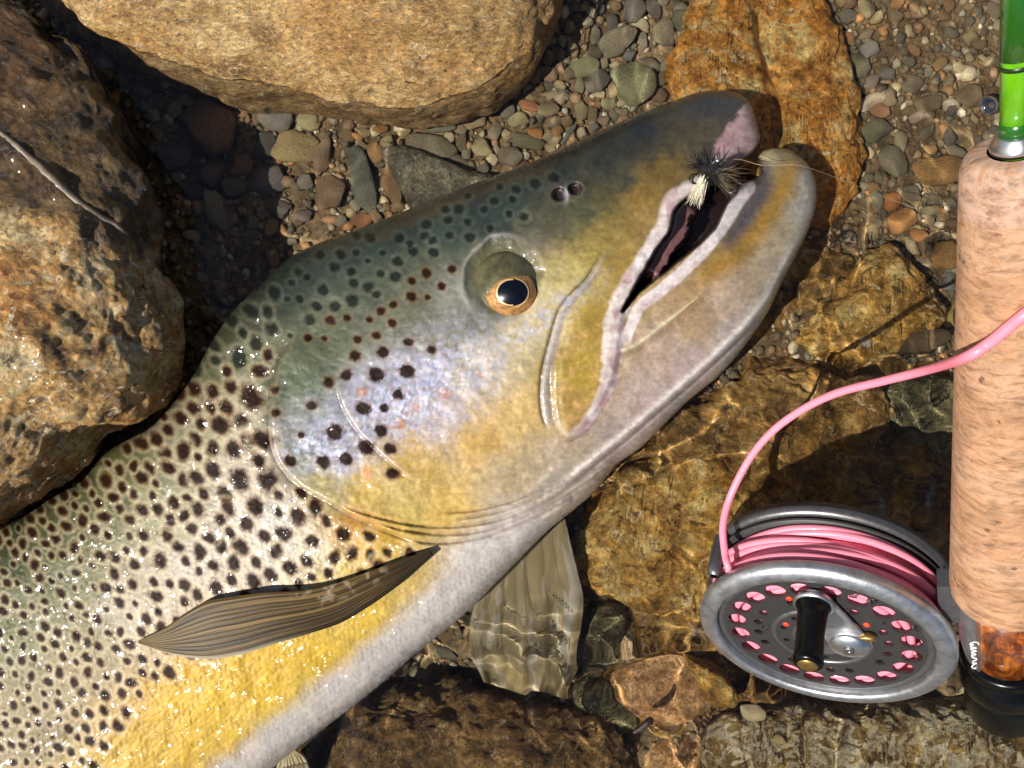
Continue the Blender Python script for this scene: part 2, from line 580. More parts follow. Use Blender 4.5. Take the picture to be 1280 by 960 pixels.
def ledge_top(v, c):
    # the ledge that steps up at the top edge of the boulder
    e = P(580, 40, 0.4)
    k = smooth(0, 0.07, v[:, 1] - (e[1] - 0.09 * np.cos((v[:, 0] - e[0]) * 2.3))) * smooth(-0.75, -0.25, v[:, 0] - e[0])
    v[:, 2] += 0.09 * k
    return v

rock('boulder', [(40, -30), (52, 2), (86, 34), (120, 60), (155, 77), (206, 101), (261, 114), (309, 130), (371, 138), (420, 150), (470, 158), (520, 158),
                 (560, 149), (604, 130), (640, 106), (668, 78), (686, 48), (700, 15), (705, -40), (690, -140), (600, -230), (400, -270), (200, -240), (60, -130)],
     0.10, 0.50, m_tan, 'large smooth tan granite boulder across the top left of the picture', 'boulder', seg=420, rings=150, pa=0.75, pb=0.62, amp=0.035, freq=1.6, fine=0.007, seed=3, extra=ledge_top)
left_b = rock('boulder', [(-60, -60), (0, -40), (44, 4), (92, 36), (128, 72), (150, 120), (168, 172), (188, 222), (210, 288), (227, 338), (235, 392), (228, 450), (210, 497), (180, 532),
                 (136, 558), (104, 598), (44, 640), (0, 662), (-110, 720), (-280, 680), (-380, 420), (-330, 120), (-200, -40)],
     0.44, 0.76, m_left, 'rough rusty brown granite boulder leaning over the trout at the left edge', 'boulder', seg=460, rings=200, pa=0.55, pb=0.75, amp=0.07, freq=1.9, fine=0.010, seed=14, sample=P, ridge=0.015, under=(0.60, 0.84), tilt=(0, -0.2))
# pale reflection streak over the left boulder
def on_left(px, py):
    return P(px, py, 0.79)

def groove(v, c):
    a = Pw(955, 15, 0.2); b = Pw(978, 205, 0.2)
    d, _, t = seg_dist(v[:, 0], v[:, 1], np.array([a[:2], (a[:2] + b[:2]) / 2 + (0.02, 0), b[:2]]))
    v[:, 2] -= 0.075 * np.exp(-(d / 0.035) ** 2) * smooth(0.0, 0.1, v[:, 2])
    return v
rock('rock', [(836, 100), (842, 55), (856, 10), (880, -25), (940, -32), (1010, -5), (1042, 40), (1055, 90), (1067, 150), (1074, 210), (1060, 262), (1020, 285), (970, 262), (915, 228), (880, 190), (850, 150)],
     -0.02, 0.22, m_orange, 'bright orange stained rock with a groove behind the trout\'s snout', seed=21, amp=0.05, freq=2.6, fine=0.010, pa=0.45, pb=0.7, ridge=0.02, seg=320, rings=130, extra=groove)
rock('rock', [(984, 432), (1000, 402), (1030, 368), (1062, 334), (1090, 312), (1128, 326), (1154, 364), (1163, 404), (1132, 424), (1102, 440), (1062, 458), (1012, 452)],
     0.0, 0.23, m_gold, 'rust and gold coloured rock left of the cork grip', seed=31, amp=0.035, freq=3.2, fine=0.012, pa=0.5, pb=0.7, ridge=0.02)
rock('rock', [(698, 676), (735, 622), (785, 586), (835, 560), (885, 545), (935, 568), (962, 620), (952, 682), (908, 716), (892, 762), (862, 797), (806, 776), (762, 752), (716, 730)],
     -0.02, 0.24, m_gold, 'golden yellow rock between the trout\'s throat and the reel', seed=37, amp=0.06, freq=2.6, fine=0.012, pa=0.55, pb=0.75, ridge=0.03)
rock('rock', [(800, 562), (850, 512), (905, 464), (950, 440), (1005, 450), (1062, 476), (1096, 536), (1078, 606), (1020, 646), (960, 642), (915, 585), (860, 575)],
     -0.04, 0.20, m_goldbrown, 'golden brown rock under the loop of pink line', seed=41, amp=0.06, freq=2.6, fine=0.012, pa=0.5, pb=0.75, ridge=0.03)
rock('rock', [(930, 330), (985, 300), (1050, 320), (1030, 368), (985, 420), (930, 440), (895, 460), (880, 430)],
     -0.06, 0.10, m_goldbrown, 'dark brown rock in the shade of the trout\'s lower jaw', seed=43, amp=0.04, freq=2.8, fine=0.01)
rock('rock', [(690, 660), (740, 600), (830, 510), (930, 430), (1060, 420), (1170, 450), (1230, 520), (1230, 700), (1120, 800), (980, 880), (860, 940), (780, 900), (735, 850), (728, 780), (690, 720)],
     -0.16, 0.075, m_goldbrown, 'broad low golden brown slab of bedrock under the reel and pink line', 'rock', seed=77, amp=0.05, freq=2.0, fine=0.01, pa=0.35, pb=0.7, ridge=0.03)
rock('stone', [(758, 858), (770, 826), (806, 808), (850, 806), (884, 826), (897, 858), (874, 888), (836, 906), (796, 898)],
     -0.02, 0.12, m_pinktan, 'flat pinkish tan stone under rippled water below the reel', 'stone', seed=51, amp=0.015, fine=0.004, pa=0.45, pb=0.8, seg=140, rings=50)
rock('stone', [(855, 815), (880, 826), (904, 842), (919, 862), (914, 874), (888, 872), (872, 852)],
     0.06, 0.17, m_gold, 'small wedge of yellow stone against the reel\'s lower left rim', 'stone', seed=53, amp=0.012, fine=0.005, pa=0.4, pb=0.7, seg=120, rings=40)
rock('rock', [(372, 946), (412, 896), (476, 862), (556, 852), (640, 866), (716, 880), (776, 908), (800, 962), (806, 1060), (600, 1110), (400, 1060)],
     -0.02, 0.26, m_brown, 'brown speckled rock under the trout\'s belly at the bottom edge', seed=57, amp=0.045, freq=2.4, fine=0.014, pa=0.5, pb=0.75, ridge=0.03)
rock('rock', [(884, 960), (892, 902), (926, 884), (1000, 880), (1100, 884), (1200, 878), (1290, 866), (1410, 900), (1430, 1050), (1150, 1130), (920, 1080)],
     0.12, 0.25, m_coarse, 'coarse pale speckled granite rock under the rod butt', seed=61, amp=0.03, freq=2.4, fine=0.012, pa=0.4, pb=0.7, ridge=0.015, seg=320, rings=120)
rock('stone', [(480, 192), (498, 186), (545, 200), (596, 216), (640, 232), (600, 250), (548, 266), (520, 268), (508, 246), (492, 218)],
     0.02, 0.13, m_grey, 'grey brown wedge shaped stone touching the back of the trout\'s head', 'stone', seed=65, amp=0.018, fine=0.006, pa=0.4, pb=0.7, seg=160, rings=50)
rock('stone', [(1082, 500), (1106, 472), (1150, 468), (1186, 482), (1200, 530), (1190, 566), (1150, 572), (1106, 556)],
     -0.10, 0.10, m_olive, 'olive grey stone under rippled water left of the grip', 'stone', seed=67, amp=0.02, fine=0.005, pa=0.5, pb=0.75, seg=140, rings=50)
rock('stone', [(724, 770), (744, 748), (772, 752), (784, 786), (768, 812), (738, 808)],
     -0.05, 0.08, m_olive, 'dark olive stone beside the pale fin', 'stone', seed=69, amp=0.02, fine=0.005, pa=0.5, pb=0.75, seg=110, rings=40)
rock('stone', [(716, 862), (744, 846), (778, 858), (798, 890), (786, 912), (744, 906), (720, 888)],
     -0.05, 0.07, m_olive, 'green grey stone between pale fin and pinkish tan stone', 'stone', seed=71, amp=0.02, fine=0.005, pa=0.5, pb=0.75, seg=110, rings=40)
rock('stone', [(800, 930), (840, 908), (880, 905), (892, 940), (880, 1000), (830, 1010), (790, 980)],
     -0.06, 0.08, m_pinktan, 'smooth tan stone at the bottom edge beside the coarse granite', 'stone', seed=73, amp=0.02, fine=0.004, pa=0.5, pb=0.8, seg=110, rings=40)

# ------------------------------------------------------------------ pebbles
M_PEB = pebble_material()
def pebble_mesh(seed, n_th=22, n_ph=13, angular=0.5):
    th = np.linspace(0, 2 * np.pi, n_th, endpoint=False); ph = np.linspace(-np.pi / 2, np.pi / 2, n_ph)[1:-1]
    T, Q = np.meshgrid(th, ph)
    v = np.stack([np.cos(Q) * np.cos(T), np.cos(Q) * np.sin(T), np.sin(Q)], -1).reshape(-1, 3)
    v = np.vstack([v, [[0, 0, -1], [0, 0, 1]]])
    r = np.random.default_rng(seed)
    # broken faces: clip by random planes, then soften with noise
    for k in range(int(4 + 5 * angular)):
        nn = r.normal(size=3); nn[2] *= 0.6; nn /= np.linalg.norm(nn)
        lim = r.uniform(0.62, 0.92)
        d = v @ nn
        v = v - nn * (np.maximum(d - lim, 0) * 0.9)[:, None]
    v *= (1 + 0.14 * fbm(v * 1.3 + seed * 3.1, 3, seed))[:, None]
    nr = n_ph - 2
    f4 = grid_faces(nr, n_th, wrap=True)
    i = np.arange(n_th); j = (nr - 1) * n_th + i
    f3 = np.vstack([np.stack([np.roll(i, -1), i, np.full(n_th, nr * n_th)], -1), np.stack([j, np.roll(j, -1), np.full(n_th, nr * n_th + 1)], -1)])
    v[:, :2] /= np.abs(v[:, :2]).max(0)
    return mesh_np('pebble', v, [f4, f3], M_PEB)
PEB = [pebble_mesh(100 + k, angular=(k % 4) / 3) for k in range(16)]

COLN = [('black', (40, 36, 32)), ('charcoal grey', (92, 90, 88)), ('grey', (122, 120, 114)), ('blue grey', (104, 110, 112)), ('pale grey', (168, 160, 150)), ('white', (216, 208, 188)),
        ('cream', (202, 188, 148)), ('tan', (160, 138, 104)), ('sandy', (172, 148, 100)), ('brown', (118, 92, 68)), ('dark brown', (78, 62, 42)), ('reddish brown', (136, 92, 66)),
        ('orange', (200, 130, 62)), ('rust', (160, 92, 58)), ('olive', (112, 108, 80)), ('olive green', (140, 142, 102)), ('dark olive', (92, 92, 70)), ('golden', (170, 138, 74)), ('grey brown', (116, 106, 86))]
def colname(c):
    return min(COLN, key=lambda k: sum((a - b) ** 2 for a, b in zip(k[1], c)))[0]
MARKS = [((300, 190), 'in the shaded pool right of the rusty boulder'), ((415, 235), 'at the edge of the shaded pool by the trout\'s nape'), ((470, 200), 'below the tan boulder\'s lower edge'),
         ((570, 165), 'in the gravel between tan boulder and trout\'s head'), ((650, 150), 'in the gravel over the trout\'s nostril'), ((730, 110), 'in the gravel right of the tan boulder'),
         ((790, 90), 'in the gravel left of the orange rock'), ((810, 25), 'at the top edge left of the orange rock'), ((1090, 60), 'at the top right of the orange rock'),
         ((1095, 150), 'right beside the grooved orange rock'), ((1180, 80), 'in the gravel left of the green rod'), ((1130, 260), 'in the gravel left of the grip\'s upper end'), ((1185, 330), 'touching the cork grip\'s edge'),
         ((1080, 410), 'on the rust and gold rock'), ((1150, 480), 'between pink line and cork grip'), ((760, 830), 'in the ripples below the golden rock'), ((900, 920), 'at the bottom edge under the reel'), ((1000, 930), 'on the coarse granite under the reel'), ((560, 800), 'in the dark under the trout\'s belly')]
def where(px, py):
    return min(MARKS, key=lambda m: (m[0][0] - px) ** 2 + (m[0][1] - py) ** 2)[1]
used_labels = {}
def pebble(px, py, rx, ry, ang, c, z=None, thick=0.62, k=None, group='pebbles lying in the stream gravel'):
    p0 = Pw(px, py, 0.05)
    zb = bed_height(np.array(p0[0]), np.array(p0[1])) if z is None else z
    sz = 0.5 * (rx + ry)
    hz = thick * min(rx, ry) * 0.0032
    zc = float(zb) + hz * 0.55 + 0.012
    w = Pw(px, py, zc); s = (H - zc) / F
    o = link('pebble', PEB[k if k is not None else random.randrange(16)])
    o.location = w
    o.rotation_euler = (random.uniform(-0.15, 0.15), random.uniform(-0.15, 0.15), math.radians(ang))
    o.scale = (rx * s * 1.04, ry * s * 1.04, hz)
    v = lin(np.clip(np.array(c) * 0.78 + np.array((152, 132, 96)) * 0.30, 0, 240)); o.color = (v[0], v[1], v[2], 1)
    size = 'tiny' if sz < 6 else 'small' if sz < 10 else 'medium' if sz < 16 else 'large'
    r = max(rx, ry) / min(rx, ry)
    shape = 'round' if r < 1.2 else 'oval' if r < 1.7 else 'elongated'
    o['label'] = f"{size} {shape} {colname(c)} pebble {where(px, py)}"
    o['category'] = 'pebble'
    o['group'] = group
    PLACED.append((px, py, sz))
    return o
PLACED = []
TR = [
 (545,155,25,12,-15,(110,115,95)),(536,184,34,16,-10,(118,112,88)),(618,162,10,13,0,(150,140,105)),(649,148,14,9,5,(170,165,120)),(671,164,11,8,-15,(200,135,60)),
 (636,195,17,12,-5,(110,100,85)),(660,176,22,10,-18,(105,100,75)),(656,194,6,5,0,(215,210,190)),(592,152,16,10,10,(165,145,105)),(601,183,13,12,0,(165,155,115)),
 (577,177,7,12,-15,(95,85,70)),(632,137,11,9,0,(105,98,92)),(605,135,12,7,-25,(120,118,112)),(662,132,14,6,-10,(160,95,60)),(686,135,13,8,10,(140,130,95)),
 (693,150,7,6,0,(195,165,120)),(712,166,4,14,-35,(105,110,108)),(587,134,8,9,0,(130,100,75)),(560,196,26,9,-22,(108,100,78)),
 (793,103,28,29,0,(142,145,105)),(749,100,15,15,0,(95,92,88)),(730,84,20,13,22,(135,138,100)),(771,52,26,16,25,(118,112,92)),(790,12,15,18,-20,(110,104,98)),(852,25,11,18,20,(100,103,85)),
 (831,38,16,20,-10,(130,122,95)),(811,79,16,9,-25,(125,118,98)),(787,67,8,8,0,(120,118,115)),(757,76,6,8,0,(150,135,115)),(800,31,14,7,-40,(190,180,140)),(803,52,6,12,10,(140,132,115)),
 (725,139,9,12,0,(130,125,90)),(740,143,7,11,0,(110,95,65)),(762,129,12,8,10,(150,145,105)),(723,107,7,11,10,(125,122,95)),(706,137,4,4,0,(220,215,200)),(747,117,9,5,-10,(205,190,150)),
 (687,93,11,11,0,(150,120,90)),(701,69,6,8,0,(125,105,75)),(754,150,8,6,0,(150,120,100)),(826,119,9,8,0,(140,110,95)),(831,83,8,7,0,(150,145,125)),(849,46,5,5,0,(190,180,150)),(833,58,10,8,0,(175,145,110)),
 (815,12,9,14,30,(112,106,96)),(768,106,6,5,0,(190,150,115)),(780,126,10,6,25,(200,185,140)),(712,92,8,8,0,(110,96,74)),(745,62,10,8,0,(82,72,58)),
 (260,160,34,37,10,(120,85,65)),(231,126,9,8,0,(130,125,110)),(345,146,22,17,-10,(125,122,118)),(386,150,14,11,-5,(180,170,125)),(368,183,31,21,-10,(165,145,95)),(264,215,18,20,0,(110,92,85)),
 (300,206,16,12,0,(135,95,70)),(337,223,25,17,15,(105,102,104)),(270,264,15,28,30,(150,145,120)),(218,196,24,18,0,(85,78,75)),(291,235,18,14,0,(88,80,80)),(406,194,11,28,-12,(130,105,80)),(412,242,18,24,-10,(120,95,72)),
 (314,279,8,8,0,(140,130,110)),(300,130,14,9,10,(130,130,95)),(180,157,5,6,0,(150,140,120)),(350,262,16,12,0,(82,78,78)),(380,270,12,9,0,(96,84,80)),(240,240,12,10,0,(74,66,60)),(330,180,13,16,0,(70,68,66)),(382,226,10,9,0,(140,138,128)),
 (452,223,15,42,18,(85,92,80)),(470,192,13,14,0,(150,112,62)),(491,237,10,22,28,(150,115,75)),(452,275,13,9,0,(150,90,60)),(486,174,7,7,0,(205,190,140)),(476,161,10,5,0,(175,120,60)),(424,276,8,8,0,(140,130,115)),(436,170,8,10,0,(120,98,70)),(505,165,9,7,0,(185,160,110)),(455,165,9,6,0,(190,165,110)),
 (1074,82,16,15,0,(100,98,75)),(1096,161,20,16,20,(95,95,72)),(1089,127,21,9,24,(215,195,165)),(1102,136,12,10,-20,(195,140,100)),(1091,103,12,8,25,(170,160,150)),(1119,201,21,16,-38,(115,110,88)),(1126,176,9,14,0,(120,112,88)),
 (1117,251,12,11,0,(195,115,55)),(1127,277,20,13,25,(205,140,75)),(1150,294,11,8,-20,(195,130,70)),(1181,319,19,17,0,(165,120,60)),(1160,264,10,6,0,(175,165,120)),(1175,212,35,18,5,(150,110,55)),(1096,249,8,12,15,(130,130,105)),
 (1212,116,18,16,0,(120,105,75)),(1149,146,12,7,5,(165,145,125)),(1197,86,9,6,-10,(220,205,160)),(1059,45,11,9,0,(170,120,70)),(1089,60,12,11,0,(165,160,155)),(1147,427,39,14,13,(74,58,32)),
 (1054,395,7,5,-10,(200,190,180)),(1082,428,9,6,-15,(200,190,180)),(1075,394,3,3,0,(190,180,160)),(1192,395,18,12,30,(180,160,80)),(1108,92,10,9,0,(120,120,112)),(1140,105,14,11,0,(112,104,88)),(1160,130,18,12,10,(118,104,76)),(1175,80,8,7,0,(150,118,74)),
 (1060,20,12,8,0,(104,100,88)),(1120,20,10,8,0,(150,130,100)),(1080,180,10,8,0,(100,98,84)),(1140,240,14,9,-20,(120,112,92)),(1150,330,14,10,0,(126,110,82)),(1110,310,16,9,-15,(110,102,84)),(1165,185,8,6,0,(190,150,100)),(1190,40,10,8,0,(112,104,90)),(1225,55,9,7,0,(120,100,70)),
 (738,838,17,14,0,(130,115,70)),(826,797,10,5,0,(190,110,60)),(885,957,6,6,0,(205,122,40)),(1125,350,14,8,-30,(120,112,96)),(1190,352,10,16,-30,(96,100,98)),
 (600,800,14,10,0,(96,96,74)),(560,815,14,10,0,(84,84,64)),(590,775,12,8,0,(106,104,86)),
]
for t_ in TR:
    on = {(1054,395): 0.19, (1082,428): 0.19, (1075,394): 0.2, (1147,427): 0.10}.get(t_[:2])
    pebble(*t_, z=on)
pebble(940, 890, 17, 12, -15, (206, 190, 150), z=0.235)
pebble(1085, 905, 7, 5, 20, (190, 170, 120), z=0.245)
pebble(975, 925, 9, 6, 0, (180, 160, 110), z=0.245)

PALG = [(150,135,105),(128,116,92),(112,104,86),(172,152,110),(190,172,130),(140,110,76),(120,88,60),(180,126,70),(104,100,84),(95,92,84),(205,192,160),(150,142,120),(160,120,82)]
ZONES = [(np.array([(430,160),(560,150),(640,110),(700,60),(720,-10),(850,-10),(835,95),(780,145),(620,215),(500,262),(440,280)]), 1.0, 80),
         (np.array([(1065,-10),(1285,-10),(1285,420),(1170,420),(1150,345),(1095,305),(1075,200)]), 1.0, 110),
         (np.array([(190,130),(420,150),(440,290),(330,335),(250,360),(215,260)]), 0.55, 30),
         (np.array([(720,770),(880,770),(890,930),(800,930),(720,880)]), 0.8, 14)]
for poly, dim, count in ZONES:
    lo, hi = poly.min(0), poly.max(0); k = 0; tries = 0
    while k < count and tries < 6000:
        tries += 1
        q = rng.uniform(lo, hi)
        if not inside(np.array([q[0]]), np.array([q[1]]), poly)[0]:
            continue
        r = rng.uniform(5.0, 9.5)
        if any((q[0] - a) ** 2 + (q[1] - b) ** 2 < (0.85 * (r + c)) ** 2 for a, b, c in PLACED):
            continue
        cc = np.array(PALG[rng.integers(len(PALG))]) * rng.uniform(0.85, 1.1)
        pebble(q[0], q[1], r * rng.uniform(0.8, 1.35), r * rng.uniform(0.7, 1.0), rng.uniform(0, 180), tuple(np.clip(cc, 0, 235)))
        k += 1

# where two labels agree, say what the pebble lies beside
from collections import Counter
pebs = [o for o in COL.objects if o.get('category') == 'pebble']
for _round in range(2):
    cnt = Counter(o['label'] for o in pebs)
    base_lab = {o.name: o['label'] for o in pebs}
    for o in pebs:
        if cnt[base_lab[o.name]] > 1:
            near_ = sorted((p for p in pebs if p is not o), key=lambda p: (p.location - o.location).length)
            ws = base_lab[near_[_round].name].split(' pebble')[0]
            side = 'left' if near_[_round].location.x > o.location.x else 'right'
            o['label'] = base_lab[o.name] + (f", {side} of a {ws} one" if _round == 0 else f" and near a {ws} one")
for o in pebs:
    w_l = o['label'].split()
    if len(w_l) > 16:
        lab = o['label']
        for a, b in (('in the gravel ', ''), ('at the edge of the ', 'in the '), ("'s lower edge", ''), ('and near a', 'near a'), (' one', ''), ('between tan boulder and', 'above'), ('the ', '')):
            if len(lab.split()) <= 16: break
            lab = lab.replace(a, b)
        o['label'] = ' '.join(lab.split()[:16])

# fine gravel: too many grains to count
def gravel():
    ico = bmesh.new(); bmesh.ops.create_icosphere(ico, subdivisions=1, radius=1.0)
    bv = np.array([v.co[:] for v in ico.verts]); ico.verts.index_update()
    bf = np.array([[v.index for v in f.verts] for f in ico.faces]); ico.free()
    N = 15000
    px = rng.uniform(-80, 1360, N); py = rng.uniform(-80, 1040, N)
    r = np.clip(rng.lognormal(1.42, 0.42, N), 2.0, 10)
    keep = ~inside(px, py, np.array([(300, 420), (620, 300), (900, 180), (960, 250), (760, 560), (400, 860), (60, 960), (0, 960), (0, 720)]))
    px, py, r = px[keep], py[keep], r[keep]; N = len(px)
    w = Pw(px, py, np.zeros(N)); zb = bed_height(w[:, 0], w[:, 1])
    w = Pw(px, py, zb)
    s = r * 0.0033
    V = []; C = []
    pal = lin(np.array(PALG + [(88, 80, 64), (110, 92, 64), (126, 104, 70), (98, 84, 62), (215, 205, 180)]))
    ci = rng.integers(len(pal), size=N)
    th = rng.uniform(0, 6.28, N); el = rng.uniform(0.6, 1.5, N); fl = rng.uniform(0.45, 0.9, N)
    jit = 1 + 0.22 * rng.normal(size=(N, len(bv)))
    b = bv[None] * np.clip(jit, 0.6, 1.4)[:, :, None]
    x = b[..., 0] * el[:, None]; y = b[..., 1]; z = b[..., 2] * fl[:, None]
    X = (x * np.cos(th)[:, None] - y * np.sin(th)[:, None]) * s[:, None] + w[:, 0][:, None]
    Y = (x * np.sin(th)[:, None] + y * np.cos(th)[:, None]) * s[:, None] + w[:, 1][:, None]
    Z = z * s[:, None] + (zb + s * 0.35)[:, None]
    v = np.stack([X, Y, Z], -1).reshape(-1, 3)
    c = np.repeat((pal[ci] * 0.8 + lin((150, 130, 96)) * 0.3) * rng.uniform(0.75, 1.3, N)[:, None], len(bv), 0)
    f = (bf[None] + (np.arange(N) * len(bv))[:, None, None]).reshape(-1, 3)
    link('gravel', mesh_np('gravel', v, f, gravel_material(), cols=c), kind='stuff', label='fine mixed gravel strewn over the stream bed', cat='gravel')
gravel()
#@@FISH
# ------------------------------------------------------------------ trout
ZMID = 0.42
SC = 0.00285        # units per picture pixel at the trout's distance
BACK = [(-620, 1180), (-420, 960), (-200, 790), (-80, 705), (0, 657), (34, 641), (70, 618), (103, 600), (137, 562), (192, 531), (237, 476), (261, 433), (292, 388), (330, 352), (362, 322), (400, 303), (475, 276), (551, 245), (620, 219), (692, 191), (764, 157), (810, 138),
        (837, 128), (870, 116), (902, 112.5), (927, 119), (940, 133), (947, 155), (950, 172), (944, 187), (929, 199), (916, 209), (904, 220)]
FRONT = [(914, 229), (930, 227), (944, 223), (952, 214), (951, 205), (948, 196), (955, 188), (972, 184.5), (990, 189), (1008, 203), (1019, 224), (1021, 250), (1012, 284), (994, 322), (978, 352), (955, 398), (908, 460), (856, 505), (804, 557), (771, 581), (744, 614), (712, 642),
         (684, 664), (635, 713), (580, 768), (525, 813), (473, 858), (422, 898), (372, 935), (310, 985), (220, 1060), (80, 1160), (-120, 1260), (-380, 1340), (-620, 1330)]
sil = spline(BACK, 5)
sil2 = spline(FRONT, 5)
SIL = np.vstack([sil, sil2])

def poisson_height(poly, lo, hi, step=6.0, iters=2600):
    xs = np.arange(lo[0], hi[0] + step, step); ys = np.arange(lo[1], hi[1] + step, step)
    X, Y = np.meshgrid(xs, ys)
    m = inside(X, Y, poly)
    phi = np.zeros(X.shape); h2 = step * step
    # coarse start, then relax
    w = 1.93
    red = (np.add.outer(np.arange(len(ys)), np.arange(len(xs))) % 2 == 0)
    for k in range(iters // 6):
        for colour in (red, ~red):
            s = np.zeros_like(phi)
            s[1:-1, 1:-1] = (phi[:-2, 1:-1] + phi[2:, 1:-1] + phi[1:-1, :-2] + phi[1:-1, 2:] + 2 * h2) * 0.25
            upd = m & colour
            phi[upd] += w * (s[upd] - phi[upd])
    return xs, ys, np.maximum(phi, 0)

def bspline_sample(xs, ys, A, X, Y):
    fx = (X - xs[0]) / (xs[1] - xs[0]); fy = (Y - ys[0]) / (ys[1] - ys[0])
    ix = np.floor(fx).astype(int); iy = np.floor(fy).astype(int)
    tx = fx - ix; ty = fy - iy
    def wts(t):
        return [(1 - t) ** 3 / 6, (3 * t ** 3 - 6 * t ** 2 + 4) / 6, (-3 * t ** 3 + 3 * t ** 2 + 3 * t + 1) / 6, t ** 3 / 6]
    wx = wts(tx); wy = wts(ty); out = 0
    for a in range(4):
        yy = np.clip(iy + a - 1, 0, A.shape[0] - 1)
        for b in range(4):
            xx = np.clip(ix + b - 1, 0, A.shape[1] - 1)
            out = out + wy[a] * wx[b] * A[yy, xx]
    return out

STEP = 1.5
def fine_axis(lo, hi, far_lo, far_hi):
    a = list(np.arange(lo, hi + 1e-6, STEP)); s = STEP; x = a[0]; b = []
    while x > far_lo:
        s = min(s * 1.15, 14); x -= s; b.append(x)
    s = STEP; x = a[-1]
    while x < far_hi:
        s = min(s * 1.15, 14); x += s; a.append(x)
    return np.array(b[::-1] + a)
fxs = fine_axis(-24, 1027.5, -600, 1030); fys = fine_axis(105, 984, 100, 1345)
FX, FY = np.meshgrid(fxs, fys)
# coarse-to-exact signed distance: exact only near the outline
def fast_sdf(X, Y, poly):
    ins = inside(X, Y, poly)
    d = np.full(X.shape, 1e9)
    p = np.vstack([poly, poly[:1]])
    n = 24
    # process outline in chunks, each on its own neighbourhood
    R = 60.0
    for i in range(0, len(p) - 1, n):
        ch = p[i:i + n + 1]
        lo = ch.min(0) - R; hi = ch.max(0) + R
        ys_ = np.where((Y[:, 0] >= lo[1]) & (Y[:, 0] <= hi[1]))[0]; xs_ = np.where((X[0] >= lo[0]) & (X[0] <= hi[0]))[0]
        if len(ys_) == 0 or len(xs_) == 0: continue
        sl = (slice(ys_[0], ys_[-1] + 1), slice(xs_[0], xs_[-1] + 1))
        e, _, _ = seg_dist(X[sl], Y[sl], ch)
        d[sl] = np.minimum(d[sl], e)
    d = np.minimum(d, R)
    return np.where(ins, -d, d)
SD = fast_sdf(FX, FY, SIL)
pxs, pys, PHI = poisson_height(SIL, (-640, 90), (1040, 1360))
phi = np.maximum(bspline_sample(pxs, pys, PHI, FX, FY), 0)
pr = bspline_sample(pxs, pys, PHI / 1.0, FX, FY)
# near the outline use slope * exact distance
dcl = np.maximum(-SD, 0)
ratio = np.where(dcl > 0.5, phi / np.maximum(dcl, 0.5), 0)
gxx = FX.copy(); gyy = FY.copy()
gd = np.gradient(SD, fys, fxs)
gl = np.hypot(gd[0], gd[1]) + 1e-6
inx = FX - gd[1] / gl * np.clip(14 - dcl, 0, 14); iny = FY - gd[0] / gl * np.clip(14 - dcl, 0, 14)
phi14 = np.maximum(bspline_sample(pxs, pys, PHI, inx, iny), 0)
slope = phi14 / 14.0
phi = np.where(dcl < 14, (slope * dcl) * (1 - dcl / 14.0 * 0.0), phi)
KH = 0.60
HZ = KH * np.sqrt(phi)                    # body height in px over the mid plane
# flatten the flank a little: fishes are slab sided
HZ = 150 * (1 - np.exp(-HZ / 105.0)) * 1.0
MASK = SD < 0

def sub(poly_pts, pad):
    p = np.asarray(poly_pts); lo = p.min(0) - pad; hi = p.max(0) + pad
    y0, y1 = np.searchsorted(fys, [lo[1], hi[1]]); x0, x1 = np.searchsorted(fxs, [lo[0], hi[0]])
    return (slice(max(y0 - 1, 0), y1 + 1), slice(max(x0 - 1, 0), x1 + 1))

COLR = np.zeros(FX.shape + (3,))
IRID = np.zeros(FX.shape); SCAL = np.zeros(FX.shape)

